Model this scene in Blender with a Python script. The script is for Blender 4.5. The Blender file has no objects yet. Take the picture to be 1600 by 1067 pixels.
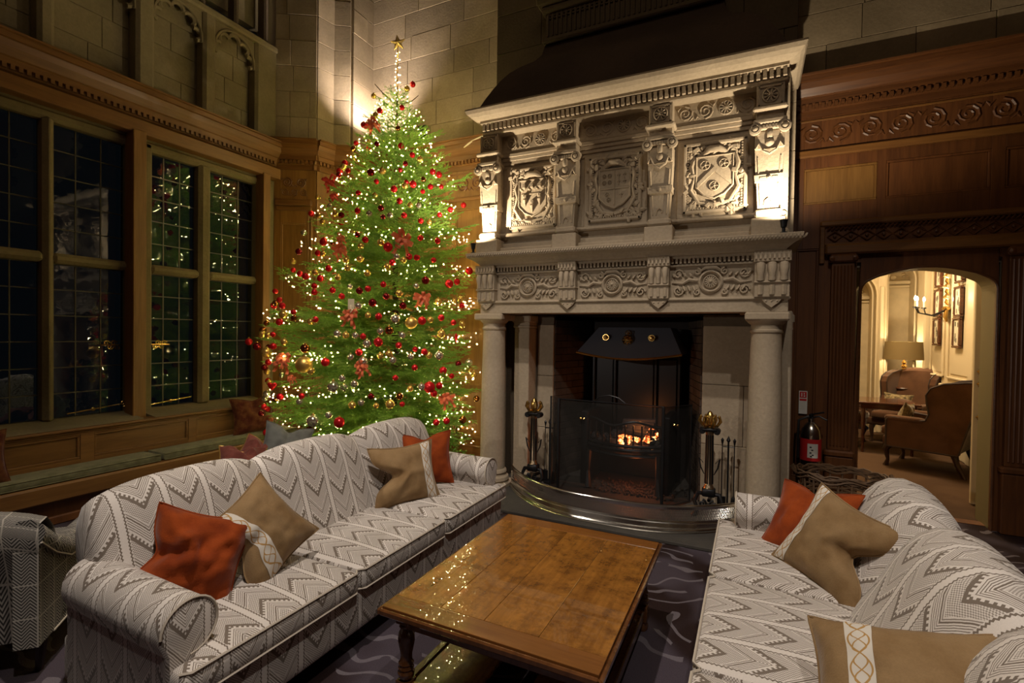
import bpy, bmesh, math, random
from mathutils import Vector, Matrix, noise
random.seed(7)
PI = math.pi
D = bpy.data
SC = bpy.context.scene
COL = SC.collection

# ------------------------------------------------------------------ camera
yaw, pitch, roll = math.radians(25.8), math.radians(0.92), math.radians(0.84)
fw = Vector((-math.sin(yaw)*math.cos(pitch), math.cos(yaw)*math.cos(pitch), -math.sin(pitch)))
rt = Vector((math.cos(yaw), math.sin(yaw), 0)); up = rt.cross(fw)
c_, s_ = math.cos(roll), math.sin(roll)
RR = rt*c_ + up*s_; UU = up*c_ - rt*s_
cd = D.cameras.new('camera'); cam = D.objects.new('camera', cd); COL.objects.link(cam)
M = Matrix((RR, UU, -fw)).transposed().to_4x4(); M.translation = (0, 0, 1.6)
cam.matrix_world = M
cd.sensor_width = 36; cd.lens = 775*36/1600; cd.clip_start = 0.02; cd.clip_end = 100
SC.camera = cam
# ------------------------------------------------------------------ world, exposure
w = D.worlds.new('night'); SC.world = w; w.use_nodes = True
w.node_tree.nodes['Background'].inputs[0].default_value = (0.10, 0.14, 0.2, 1)
w.node_tree.nodes['Background'].inputs[1].default_value = 0.02
SC.view_settings.view_transform = 'Standard'; SC.view_settings.look = 'None'
SC.view_settings.gamma = 1; SC.view_settings.exposure = 0.0
SC.view_settings.use_curve_mapping = False
SC.cycles.max_bounces = 7; SC.cycles.transparent_max_bounces = 16
SC.cycles.sample_clamp_indirect = 4; SC.cycles.caustics_reflective = False; SC.cycles.caustics_refractive = False

def lamp(name, kind, loc, power, col, aim=None, **k):
    l = D.lights.new(name, kind); l.energy = power; l.color = col
    o = D.objects.new(name, l); COL.objects.link(o); o.location = loc
    if aim is not None:
        o.rotation_euler = (Vector(aim)-Vector(loc)).to_track_quat('-Z', 'Y').to_euler()
    for a, v in k.items(): setattr(l, a, v)
    return o
WARM = (1.0, 0.80, 0.58)
# ceiling downlights of the hall
lamp('ceiling_spot', 'SPOT', (-1.1, 0.9, 6.6), 720, (1, .88, .77), (-1.5, 2.0, 0.4), spot_size=math.radians(72), spot_blend=.6, shadow_soft_size=.06)
lamp('ceiling_spot', 'SPOT', (0.9, -0.4, 6.4), 350, (1, .90, .80), (-0.3, 2.4, 0.4), spot_size=math.radians(75), spot_blend=.7, shadow_soft_size=.06)
lamp('ceiling_glow', 'AREA', (-0.6, 0.6, 6.9), 26, (1, .74, .46), (-0.6, 1.2, 0), shape='DISK', size=3.0)
lamp('reading_lamp_beam', 'SPOT', (-3.15, .15, 1.95), 95, (1, .88, .76), (-.9, 4.7, 1.0), spot_size=math.radians(56), spot_blend=.6, shadow_soft_size=.03)
# uplights standing on the mantel shelf ends
UP = [((0.20, 4.285, 2.515), (0.18, 4.36, 3.6)), ((-2.515, 4.285, 2.515), (-2.50, 4.36, 3.6))]
for p, a in UP:
    lamp('mantel_uplight_beam', 'SPOT', p, 88, (1, .82, .58), a, spot_size=math.radians(165), spot_blend=.5, shadow_soft_size=.012)
# floodlight tucked in the corner behind the tree
lamp('corner_flood', 'SPOT', (-4.55, 5.10, 4.22), 185, (1, .84, .76), (-4.80, 5.40, 5.4), spot_size=math.radians(120), spot_blend=.9, shadow_soft_size=.05)

# ------------------------------------------------------------------ node helpers
class X:
    def __init__(s, nt, k): s.nt, s.k = nt, k
    def _m(s, op, *a, clamp=False):
        n = s.nt.nodes.new('ShaderNodeMath'); n.operation = op; n.use_clamp = clamp
        for i, v in enumerate((s,)+a):
            if isinstance(v, X): s.nt.links.new(v.k, n.inputs[i])
            else: n.inputs[i].default_value = v
        return X(s.nt, n.outputs[0])
    def __add__(s, o): return s._m('ADD', o)
    def __sub__(s, o): return s._m('SUBTRACT', o)
    def __mul__(s, o): return s._m('MULTIPLY', o)
    __radd__ = __add__; __rmul__ = __mul__
    def fr(s): return s._m('FRACT')
    def fl(s): return s._m('FLOOR')
    def ab(s): return s._m('ABSOLUTE')
    def sin(s): return s._m('SINE')
    def lt(s, o): return s._m('LESS_THAN', o)
    def gt(s, o): return s._m('GREATER_THAN', o)
    def mx(s, o): return s._m('MAXIMUM', o)
    def mn(s, o): return s._m('MINIMUM', o)
    def pw(s, o): return s._m('POWER', o)
    def step(s, a, b):   # smooth ramp a..b -> 0..1
        n = s.nt.nodes.new('ShaderNodeMapRange'); n.interpolation_type = 'SMOOTHSTEP'
        s.nt.links.new(s.k, n.inputs[0]); n.inputs[1].default_value = a; n.inputs[2].default_value = b
        return X(s.nt, n.outputs[0])
class N:
    def __init__(s, name):
        s.m = D.materials.new(name); s.m.use_nodes = True; s.nt = s.m.node_tree
        s.b = s.nt.nodes['Principled BSDF']; s.out = s.nt.nodes['Material Output']
    def new(s, t): return s.nt.nodes.new(t)
    def lk(s, a, b): s.nt.links.new(a.k if isinstance(a, X) else a, b)
    def co(s, kind='Object'):
        return s.new('ShaderNodeTexCoord').outputs[kind]
    def xyz(s, v):
        n = s.new('ShaderNodeSeparateXYZ'); s.lk(v, n.inputs[0]); return [X(s.nt, o) for o in n.outputs]
    def comb(s, a, b, c=0.0):
        n = s.new('ShaderNodeCombineXYZ')
        for i, v in enumerate((a, b, c)):
            if isinstance(v, X): s.lk(v, n.inputs[i])
            else: n.inputs[i].default_value = v
        return n.outputs[0]
    def scale(s, v, sc):
        n = s.new('ShaderNodeMapping'); s.lk(v, n.inputs[0]); n.inputs[3].default_value = sc; return n.outputs[0]
    def noise(s, v, sc, det=3, rough=.55, dist=0):
        n = s.new('ShaderNodeTexNoise'); s.lk(v, n.inputs['Vector']); n.inputs['Scale'].default_value = sc
        n.inputs['Detail'].default_value = det; n.inputs['Roughness'].default_value = rough; n.inputs['Distortion'].default_value = dist
        return X(s.nt, n.outputs[0])
    def vor(s, v, sc, feat='F1'):
        n = s.new('ShaderNodeTexVoronoi'); n.feature = feat; s.lk(v, n.inputs['Vector']); n.inputs['Scale'].default_value = sc
        return n
    def mix(s, f, a, b):
        n = s.new('ShaderNodeMix'); n.data_type = 'RGBA'
        for i, v in ((0, f), (6, a), (7, b)):
            if isinstance(v, X): s.lk(v, n.inputs[i])
            elif hasattr(v, 'is_linked'): s.lk(v, n.inputs[i])
            elif i == 0: n.inputs[0].default_value = v
            else: n.inputs[i].default_value = (*v, 1)
        return n.outputs[2]
    def rand(s):
        return X(s.nt, s.new('ShaderNodeObjectInfo').outputs['Random'])
    def val(s, c, v):   # brightness multiply
        n = s.new('ShaderNodeHueSaturation'); s.lk(c, n.inputs['Color'])
        s.lk(v, n.inputs['Value']); return n.outputs[0]
    def fin(s, col=None, rough=.6, metal=0, bump=None, bd=.01, bs=.5, spec=.5, **k):
        b = s.b
        def put(key, v):
            if isinstance(v, X) or hasattr(v, 'is_linked'): s.lk(v, b.inputs[key])
            elif isinstance(v, tuple): b.inputs[key].default_value = (*v, 1)[:4]
            else: b.inputs[key].default_value = v
        if col is not None: put('Base Color', col)
        put('Roughness', rough); put('Metallic', metal); put('Specular IOR Level', spec)
        for a, v in k.items(): put(a.replace('_', ' '), v)
        if bump is not None:
            n = s.new('ShaderNodeBump'); s.lk(bump, n.inputs['Height']); n.inputs['Distance'].default_value = bd; n.inputs['Strength'].default_value = bs
            s.lk(n.outputs[0], b.inputs['Normal'])
        return s.m

def plain(name, col, rough=.6, metal=0, **k): return N(name).fin(col, rough, metal, **k)
def stone(name, c1, c2, var=.25, rough=.85, grain=40, obj_var=True):
    n = N(name); co = n.co()
    a = n.noise(co, 1.6, 5, .6); g = n.noise(co, grain, 3)
    c = n.mix(a.step(.3, .7), c1, c2)
    v = g*.35 + .82
    if obj_var: v = v*(n.rand()*var + (1-var/2))
    c = n.val(c, v)
    return n.fin(c, rough, bump=g + a*2, bd=.006, bs=.5, spec=.25)
def wood(name, c1, c2, axis='Z', rough=.38, sc=9, coat=0, stain=None, spec=.5):
    n = N(name); co = n.co()
    r = n.rand()*7
    nn = n.new('ShaderNodeVectorMath'); n.lk(co, nn.inputs[0]); n.lk(n.comb(r, r, r), nn.inputs[1]); co = nn.outputs[0]
    s = {'X': (.08, 1, 1), 'Y': (1, .08, 1), 'Z': (1, 1, .08)}[axis]
    g = n.noise(n.scale(co, s), sc*4, 4, .6, .5); b = n.noise(n.scale(co, s), sc*.8, 3, .5, 1.0)
    c = n.mix((g*.6+b*.5).step(.35, .75), c1, c2)
    if stain:
        st = n.noise(co, 9, 10, .8, .05); c = n.mix(st.step(.40, .70), c, stain)
    c = n.val(c, n.rand()*.25 + .88)
    return n.fin(c, g*.15+(rough-.07), bump=g, bd=.002, bs=.3, Coat_Weight=coat, Coat_Roughness=.012, spec=spec)

MT = {}
def fabric_chevron():
    n = N('chevron_velvet'); uv = n.xyz(n.co('UV')); 
    u = uv[0]*(1/.18); v = uv[1]*(1/.098)
    wob = n.noise(n.co('UV'), 60, 2)*.05
    s = u.fr(); a = (s - .5).ab()*2         # 0 centre .. 1 edge
    stripe = u.fl()
    t = v - a*1.25 + stripe*.43 + wob        # V shapes
    f = t.fr(); par = (t.fl()*.5).fr()      # alternate cells
    thick = f.lt(.21)
    thin = f.gt(.42)*((f*8).fr().lt(.36))
    dots = ((uv[0]*620).sin()*((uv[1]*620).sin())).gt(.0)
    cell_a = thick.mx(thin)
    cell_b = f.lt(.09).mx(f.gt(.15)*f.lt(.22)*.8).mx(f.gt(.3)*(dots*.75))
    pat = cell_a*(par.lt(.25)) + cell_b*(par.gt(.25))
    saw = f.gt(.16)*f.lt(.36)*((a*8 + f*3).fr().lt(.5))*par.lt(.25)
    pat = pat.mx(saw)
    inside = a.lt(.76)
    sc = (uv[1]*62).fr()-.5
    scal = (a - .80 - sc.ab()*.10).ab().lt(.032)
    line = (a-.985).ab().lt(.012)
    pat = (pat*inside).mx(scal)
    fine = n.noise(n.co('UV'), 260, 2)
    c = n.mix(pat*.88, (.68, .63, .585), (.12, .088, .062))
    c = n.val(c, fine*.3 + .85)
    return n.fin(c, .85, bump=pat*-1.0 + fine*.15, bd=.0035, bs=.6, spec=.2, Sheen_Weight=.25, Sheen_Roughness=.4)
def fabric_herring():
    n = N('herringbone_wool'); uv = n.xyz(n.co('UV')); u = uv[0]*(1/.06); v = uv[1]*(1/.06)
    a = (u.fr()-.5).ab()*2
    z = ((v*4 + a*2.2).fr()).lt(.5)
    gl = ((u*.5).fr().lt(.05)).mx((v*.4).fr().lt(.04))
    n2 = n.noise(n.co('UV'), 200, 2)
    c = n.mix(z, (.05, .047, .044), (.36, .335, .30)); c = n.mix(gl, c, (.42, .39, .34)); c = n.val(c, n2*.3+.8)
    return n.fin(c, .9, bump=z, bd=.002, bs=.4, spec=.15)
def velvet(name, c, c2, sc=7):
    n = N(name); co = n.co(); a = n.noise(co, sc, 4); g = n.noise(co, 180, 2)
    col = n.val(n.mix(a.step(.35, .7), c, c2), g*.25+.87)
    return n.fin(col, .85, bump=g+a*1.5, bd=.003, bs=.4, spec=.15, Sheen_Weight=.35, Sheen_Roughness=.35)
def band():
    n = N('embroidered_band'); uv = n.xyz(n.co('UV')); x = uv[0]; y = uv[1]
    k = 60.0
    l1 = (x - .03 - ((y*k).sin())*.016).ab().lt(.0022); l2 = (x - .03 + ((y*k).sin())*.016).ab().lt(.0022)
    l3 = (x - .03 - ((y*k*.5+1.5).sin())*.024).ab().lt(.0022); l4 = (x-.03+((y*k*.5+1.5).sin())*.024).ab().lt(.0022)
    p = l1.mx(l2).mx(l3).mx(l4)
    return n.fin(n.mix(p, (.62, .58, .52), (.42, .25, .09)), .8, bump=p, bd=.002, spec=.2)
def carpet(name, c1, c2, c3):
    n = N(name); co = n.co()
    w_ = n.new('ShaderNodeTexWave'); w_.wave_type = 'RINGS'; w_.inputs['Scale'].default_value = 1.9; w_.inputs['Distortion'].default_value = 16
    w_.inputs['Detail'].default_value = 1.5; w_.inputs['Detail Scale'].default_value = 1.3
    n.lk(co, w_.inputs['Vector'])
    wv = X(n.nt, w_.outputs['Fac'] if 'Fac' in w_.outputs else w_.outputs[1])
    reg = n.noise(co, 1.3, 2).step(.45, .56)
    g = n.noise(co, 220, 2)
    ln = wv.gt(.90)*n.noise(co, 3.1, 1).gt(.47)
    c = n.mix(reg, c1, c2); c = n.mix(ln*.6, c, c3); c = n.val(c, g*.9+.5)
    return n.fin(c, .97, bump=g, bd=.004, bs=.6, spec=.1)
def glass():
    n = N('leaded_glass'); nt = n.nt
    t = n.new('ShaderNodeBsdfTransparent'); g = n.new('ShaderNodeBsdfGlossy'); g.inputs['Roughness'].default_value = .01
    f = n.new('ShaderNodeFresnel'); f.inputs[0].default_value = 1.62
    t.inputs[0].default_value = (.75, .8, .78, 1)
    nz = n.noise(n.co(), 14, 1); b = n.new('ShaderNodeBump'); n.lk(nz, b.inputs['Height']); b.inputs['Distance'].default_value = .0008; b.inputs['Strength'].default_value = .5
    n.lk(b.outputs[0], g.inputs['Normal'])
    m = n.new('ShaderNodeMixShader'); n.lk(f.outputs[0], m.inputs[0]); n.lk(t.outputs[0], m.inputs[1]); n.lk(g.outputs[0], m.inputs[2]); n.lk(m.outputs[0], n.out.inputs[0])
    return n.m
def meshscreen():
    n = N('wire_mesh'); 
    t = n.new('ShaderNodeBsdfTransparent'); d = n.new('ShaderNodeBsdfDiffuse'); d.inputs[0].default_value = (.03, .028, .026, 1)
    x, y, z = n.xyz(n.co())
    k = 1/.004
    p = ((x*k).fr().lt(.3)).mx((z*k).fr().lt(.3)).mx((y*k).fr().lt(.0))
    m = n.new('ShaderNodeMixShader'); n.lk(p, m.inputs[0]); n.lk(t.outputs[0], m.inputs[1]); n.lk(d.outputs[0], m.inputs[2]); n.lk(m.outputs[0], n.out.inputs[0])
    return n.m
def emit(name, col, st):
    n = N(name); return n.fin((0, 0, 0), .5, Emission_Color=col, Emission_Strength=st)
def ember():
    n = N('glowing_coals'); co = n.co(); a = n.noise(co, 16, 3, .6, .4)
    c = n.mix(a.step(.45, .72), (1, .12, .015), (1, .62, .22))
    return n.fin((.02, .015, .012), .9, Emission_Color=c, Emission_Strength=a.step(.40, .62)*9)
def needles():
    n = N('spruce_needles'); r = n.rand(); a = n.noise(n.co('Generated'), 6, 2)
    c = n.mix(a*.6+r*.4, (.095, .23, .035), (.27, .46, .07))
    return n.fin(c, .5, spec=.3)
def ball(name, col, rough, metal=.9, **k): return plain(name, col, rough, metal, **k)

MT.update(
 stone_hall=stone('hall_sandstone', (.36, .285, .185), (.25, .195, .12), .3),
 mortar=plain('mortar', (.36, .31, .23), .95),
 stone_win=stone('window_stone', (.24, .195, .105), (.17, .14, .075), .1),
 stone_fire=stone('carved_limestone', (.44, .36, .26), (.35, .285, .20), .05),
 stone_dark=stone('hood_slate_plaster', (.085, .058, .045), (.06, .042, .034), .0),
 stone_breast=stone('shaded_breast_stone', (.145, .11, .075), (.11, .085, .058), .2),  # darker than the hall stone: the breast's shade is put into the colour
 brick=stone('smoked_brick', (.10, .075, .058), (.05, .038, .03), .4),
 hearth=stone('hearth_stone', (.075, .068, .058), (.05, .045, .04), .1),
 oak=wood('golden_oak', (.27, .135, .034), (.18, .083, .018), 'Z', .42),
 oakh=wood('golden_oak_rail', (.22, .105, .028), (.14, .062, .015), 'Y', .42),
 oakx=wood('oak_rail_across', (.22, .098, .025), (.135, .056, .013), 'X', .42),
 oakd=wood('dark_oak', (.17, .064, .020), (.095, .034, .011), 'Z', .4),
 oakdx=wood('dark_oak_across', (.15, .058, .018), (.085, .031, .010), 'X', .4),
 table=wood('polished_table_oak', (.36, .155, .028), (.20, .078, .013), 'Y', .22, 9, 1.0, (.11, .042, .009)),
 tableedge=wood('table_edge_oak', (.24, .095, .022), (.14, .052, .012), 'X', .22, 7, 1.0),
 turned=wood('turned_oak', (.17, .065, .02), (.09, .033, .01), 'Z', .2, 7, .7),
 sofa=fabric_chevron(), herring=fabric_herring(),
 piping=plain('cream_piping', (.52, .46, .38), .8),
 orange=velvet('rust_velvet', (.29, .052, .008), (.18, .028, .005)),
 tan=velvet('tan_velvet', (.27, .175, .085), (.20, .12, .052)),
 band=band(),
 seatc=velvet('moss_damask', (.17, .16, .085), (.11, .105, .05), 14),
 redcush=velvet('red_gold_brocade', (.07, .014, .008), (.13, .05, .016), 16),
 pinkcush=velvet('dusky_pink_velvet', (.20, .06, .045), (.13, .035, .026)),
 greycush=velvet('grey_stripe', (.17, .175, .155), (.12, .12, .11)),
 carpet=carpet('hall_carpet', (.075, .060, .075), (.026, .015, .014), (.22, .195, .22)),
 carpet2=carpet('inner_carpet', (.10, .06, .036), (.085, .05, .03), (.095, .057, .033)),
 brass=plain('brass', (.72, .48, .16), .25, 1), iron=plain('black_iron', (.02, .02, .022), .42, .6), canopy=plain('reflection_tinted_steel', (.20, .22, .28), .5, .6), steel=plain('polished_steel', (.75, .73, .68), .20, 1),  # canopy steel: a blue-grey reflection is painted into its base colour
 lead=plain('lead_came', (.075, .07, .05), .5, .3),
 ironp=plain('iron_column', (.35, .27, .18), .35, 1),
 glass=glass(), mesh=meshscreen(), ember=ember(), coal=plain('coal', (.025, .02, .02), .85),
 needles=needles(), bark=plain('bark', (.08, .045, .02), .9),
 bulb=emit('fairy_bulb', (1, .76, .30), 370), wire=plain('green_wire', (.02, .05, .02), .5),
 red=ball('bauble_red', (.62, .015, .02), .2, .5), dred=ball('bauble_dark_red', (.22, .008, .012), .14, .7), gold=ball('bauble_gold', (.80, .52, .13), .25, .75),
 mgold=ball('bauble_matte_gold', (.80, .52, .14), .42, .9), silver=ball('bauble_silver', (.74, .68, .52), .14, .85), brown=ball('bauble_copper', (.42, .15, .05), .12, 1),
 star=plain('star_glitter', (.85, .62, .22), .4, .2), ribbon=plain('orange_red_ribbon', (.75, .16, .05), .55, 0, Sheen_Weight=.4), ribbonr=plain('red_ribbon', (.5, .03, .025), .5),
 cream=plain('cream_card', (.75, .66, .45), .7), tub=plain('red_tub', (.20, .012, .01), .7),
 creamwall=stone('cream_plaster', (.64, .545, .37), (.60, .51, .34), .0, .7, 8, False),
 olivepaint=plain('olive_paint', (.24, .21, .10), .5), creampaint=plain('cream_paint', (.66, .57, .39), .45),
 wing=velvet('brown_wool', (.105, .052, .028), (.075, .036, .02), 5), wingpipe=plain('dark_piping', (.03, .015, .01), .7),
 mahog=wood('mahogany', (.10, .030, .012), (.05, .015, .007), 'X', .2, 7, .6),
 shade=plain('lamp_shade', (.20, .145, .06), .8),
 candle=emit('candle_bulb', (1, .72, .38), 40), ivory=plain('ivory', (.75, .66, .48), .5),
 art=plain('print_paper', (.62, .58, .45), .6), artdark=plain('print_ink', (.15, .14, .10), .7),
 wicker=wood('wicker', (.17, .095, .045), (.09, .05, .025), 'X', .7, 20), label_red=plain('label_red', (.55, .02, .02), .5), white=plain('label_white', (.72, .70, .64), .6), black=plain('black', (.01, .01, .01), .5),
 darkleg=plain('dark_leg', (.03, .012, .007), .3), patch=velvet('patterned_cushion', (.30, .24, .13), (.04, .03, .02), 22),
)
# ------------------------------------------------------------------ mesh helpers
class MB:
    def __init__(s): s.v, s.f, s.uv = [], [], []
    def add(s, vs, fs, uvs=None):
        b = len(s.v); s.v += [tuple(p) for p in vs]; s.f += [tuple(b+i for i in f) for f in fs]
        s.uv += uvs if uvs else [None]*len(fs)
        return s
    def box(s, x0, x1, y0, y1, z0, z1, ch=0):
        x0, x1 = min(x0, x1), max(x0, x1); y0, y1 = min(y0, y1), max(y0, y1); z0, z1 = min(z0, z1), max(z0, z1)
        if ch <= 0:
            vs = [(x, y, z) for x in (x0, x1) for y in (y0, y1) for z in (z0, z1)]
            return s.add(vs, [(0, 1, 3, 2), (4, 6, 7, 5), (0, 4, 5, 1), (2, 3, 7, 6), (0, 2, 6, 4), (1, 5, 7, 3)])
        ch = min(ch, (x1-x0)*.45, (y1-y0)*.45, (z1-z0)*.45)
        idx, vs = {}, []
        for i in (0, 1):
            for j in (0, 1):
                for k in (0, 1):
                    c = ((x0, x1)[i], (y0, y1)[j], (z0, z1)[k]); d = (1-2*i, 1-2*j, 1-2*k)
                    for a in range(3):
                        p = [c[q] + (0 if q == a else ch*d[q]) for q in range(3)]
                        idx[i, j, k, a] = len(vs); vs.append(p)
        fs = []
        for i in (0, 1):
            q = [idx[i, 0, 0, 0], idx[i, 1, 0, 0], idx[i, 1, 1, 0], idx[i, 0, 1, 0]]; fs.append(q if i else q[::-1])
            q = [idx[0, i, 0, 1], idx[1, i, 0, 1], idx[1, i, 1, 1], idx[0, i, 1, 1]]; fs.append(q[::-1] if i else q)
            q = [idx[0, 0, i, 2], idx[1, 0, i, 2], idx[1, 1, i, 2], idx[0, 1, i, 2]]; fs.append(q if i else q[::-1])
        for i in (0, 1):
            for j in (0, 1):
                fl = (i+j) % 2
                q = [idx[i, j, 0, 0], idx[i, j, 1, 0], idx[i, j, 1, 1], idx[i, j, 0, 1]]; fs.append(q if fl else q[::-1])
                q = [idx[i, 0, j, 0], idx[i, 1, j, 0], idx[i, 1, j, 2], idx[i, 0, j, 2]]; fs.append(q[::-1] if fl else q)
                q = [idx[0, i, j, 1], idx[1, i, j, 1], idx[1, i, j, 2], idx[0, i, j, 2]]; fs.append(q if fl else q[::-1])
                for k in (0, 1):
                    q = [idx[i, j, k, 0], idx[i, j, k, 1], idx[i, j, k, 2]]; fs.append(q if (i+j+k) % 2 else q[::-1])
        return s.add(vs, fs)
    def prism(s, pts, axis, a, b):   # closed outline pts (2D) extruded on axis from a to b
        def P(p, t): return {'x': (t, p[0], p[1]), 'y': (p[0], t, p[1]), 'z': (p[0], p[1], t)}[axis]
        n = len(pts); vs = [P(p, a) for p in pts]+[P(p, b) for p in pts]
        fs = [(i, (i+1) % n, n+(i+1) % n, n+i) for i in range(n)] + [tuple(range(n))[::-1], tuple(range(n, 2*n))]
        return s.add(vs, fs)
    def tube(s, path, r, n=6, cap=True, flat=None):
        path = [Vector(p) for p in path]; m = len(path)
        rs = r if isinstance(r, (list, tuple)) else [r]*m
        vs, fs, uvs = [], [], []; pn = None; L = 0
        for i, p in enumerate(path):
            t = (path[min(i+1, m-1)]-path[max(i-1, 0)]).normalized()
            if pn is None:
                pn = t.cross(Vector((0, 0, 1)));
                if pn.length < .1: pn = t.cross(Vector((1, 0, 0)))
            pn = (pn - t*pn.dot(t)).normalized(); bn = t.cross(pn)
            for k in range(n):
                a = 2*PI*k/n; vs.append(p+(pn*math.cos(a)+bn*math.sin(a))*rs[i])
        for i in range(m-1):
            for k in range(n):
                k2 = (k+1) % n; fs.append((i*n+k, i*n+k2, (i+1)*n+k2, (i+1)*n+k))
        if cap: fs += [tuple(range(n))[::-1], tuple(range((m-1)*n, m*n))]
        return s.add(vs, fs)
    def lathe(s, prof, c=(0, 0, 0), n=20, axis='z', cap=True):
        vs, fs = [], []
        for r, h in prof:
            for k in range(n):
                a = 2*PI*k/n; x, y = r*math.cos(a), r*math.sin(a)
                vs.append({'z': (c[0]+x, c[1]+y, c[2]+h), 'y': (c[0]+x, c[1]+h, c[2]-y), 'x': (c[0]+h, c[1]+x, c[2]+y)}[axis])
        m = len(prof)
        for i in range(m-1):
            for k in range(n):
                k2 = (k+1) % n; fs.append((i*n+k, i*n+k2, (i+1)*n+k2, (i+1)*n+k))
        if cap: fs += [tuple(range(n))[::-1], tuple(range((m-1)*n, m*n))]
        return s.add(vs, fs)
    def grid(s, fn, nu, nv, uvfn=None, cu=False):
        vs, fs, uvs = [], [], []
        for j in range(nv+1):
            for i in range(nu+1): vs.append(fn(i/nu, j/nv))
        for j in range(nv):
            for i in range(nu):
                a = j*(nu+1)+i; fs.append((a, a+1, a+nu+2, a+nu+1))
                if uvfn: uvs.append([uvfn(i/nu, j/nv), uvfn((i+1)/nu, j/nv), uvfn((i+1)/nu, (j+1)/nv), uvfn(i/nu, (j+1)/nv)])
        return s.add(vs, fs, uvs or None)
    def build(s, name, mat, parent=None, smooth=False, kind=None, loc=None, label=None):
        me = D.meshes.new(name); me.from_pydata(s.v, [], s.f); me.update()
        if any(u is not None for u in s.uv):
            l = me.uv_layers.new(name='UVMap').data; k = 0
            for f, u in zip(s.f, s.uv):
                for i in range(len(f)):
                    if u: l[k].uv = u[i]
                    k += 1
        me.materials.append(MT[mat])
        if smooth:
            me.shade_smooth()
            if smooth != 'full':
                try: me.set_sharp_from_angle(angle=math.radians(smooth if smooth > 1 else 40))
                except Exception: pass
        return link(name, me, parent, kind, loc, label)
def link(name, me, parent=None, kind=None, loc=None, label=None):
    o = D.objects.new(name, me); COL.objects.link(o)
    if parent is not None: o.parent = parent
    if kind: o['kind'] = kind
    if loc: o.location = loc
    if label: o['label'] = label
    return o
def tag(o, label, cat, group=None):
    o['label'] = label; o['category'] = cat
    if group: o['group'] = group
    return o
def thing(name, label=None, cat=None, loc=(0, 0, 0), rz=0, group=None, kind=None):
    o = D.objects.new(name, None); COL.objects.link(o); o.location = loc; o.rotation_euler.z = rz; o.empty_display_size = .05
    if label: tag(o, label, cat, group)
    if kind: o['kind'] = kind
    return o
def struct(name): return thing(name, kind='structure')
def fixn(o):
    bm = bmesh.new(); bm.from_mesh(o.data); bmesh.ops.recalc_face_normals(bm, faces=bm.faces); bm.to_mesh(o.data); bm.free(); return o

def spiral(c, r0, turns, plane='xz', hand=1, a0=0, th=.006, out=-1, n=18):
    """tapering scroll as a tube path lying on a plane facing -y"""
    pts, rs = [], []
    for i in range(n+1):
        t = i/n; a = a0 + hand*turns*2*PI*t; r = r0*(1-.85*t)
        if plane == 'xz': pts.append((c[0]+r*math.cos(a), c[1], c[2]+r*math.sin(a)))
        else: pts.append((c[0], c[1]+r*math.cos(a), c[2]+r*math.sin(a)))
        rs.append(th*(1-.3*t))
    return pts, rs
def rosette(mb, c, r, petals=10, d=.012, plane='xz'):
    ax = 'y' if plane == 'xz' else 'x'
    sg = -1 if plane == 'xz' else 1
    mb.lathe([(r, 0), (r, d*sg*.6), (r*.88, d*sg), (r*.8, d*sg*.5)], c, 16, ax, cap=False)
    for k in range(petals):
        a = 2*PI*k/petals; q = (math.cos(a)*r*.5, math.sin(a)*r*.5)
        p0 = (c[0]+q[0]*.3, c[1]+d*sg*.9, c[2]+q[1]*.3) if plane == 'xz' else (c[0]+d*sg*.9, c[1]+q[0]*.3, c[2]+q[1]*.3)
        p1 = (c[0]+q[0]*1.5, c[1]+d*sg*.5, c[2]+q[1]*1.5) if plane == 'xz' else (c[0]+d*sg*.5, c[1]+q[0]*1.5, c[2]+q[1]*1.5)
        mb.tube([p0, p1], [r*.07, r*.13], 5)
    mb.lathe([(r*.25, 0), (r*.25, d*sg), (r*.12, d*sg*1.5), (.0005, d*sg*1.6)], c, 10, ax)
def scrollband(mb, x0, x1, y, z0, z1, th=.006, alt=True, plane='xz'):
    h = (z1-z0); r = h*.42; n = max(1, int(round((x1-x0)/(h*1.02)))); st = (x1-x0)/n; zc = (z0+z1)/2
    def P(a, b): return (a, y, b) if plane == 'xz' else (y, a, b)
    for i in range(n):
        xc = x0+st*(i+.5); hand = 1 if i % 2 else -1
        if alt and n > 3 and i == n//2: rosette(mb, P(xc, zc), r*.95, 10, .010, plane); continue
        pts, rs = spiral(P(xc, zc), r, 1.9, plane, hand, hand*-PI/2, th)
        mb.tube(pts, rs, 5)
        for s in (-1, 1):
            mb.tube([P(xc+st*.5*s*.95, zc+r*.9*hand*s), P(xc+st*.38*s, zc+r*.55*hand*s), P(xc+st*.22*s, zc+r*.95*hand*s)], [th*.4, th*1.3, th*.3], 5)
# ================================================================== ROOM SHELL
YB, XW = 5.53, -5.5
# floor
fl = struct('floor')
MB().box(-5.9, 4.6, -3.1, 5.70, -.06, 0).build('hall_carpet', 'carpet', fl)
MB().box(.2, 3.2, 5.70, 10.6, -.06, 0).build('inner_room_carpet', 'carpet2', fl)
MB().box(.80, 1.92, 5.60, 5.72, 0, .006, .003).build('threshold_strip', 'oakd', fl)
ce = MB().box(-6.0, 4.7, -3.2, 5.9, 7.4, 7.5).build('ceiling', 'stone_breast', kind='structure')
# unseen remaining walls of the hall
MB().box(4.6, 4.7, -3.1, 5.53, 0, 7.4).build('wall_right', 'oakd', kind='structure')
MB().box(-5.9, 4.6, -3.2, -3.1, 0, 7.4).build('wall_front', 'oakd', kind='structure')

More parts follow.
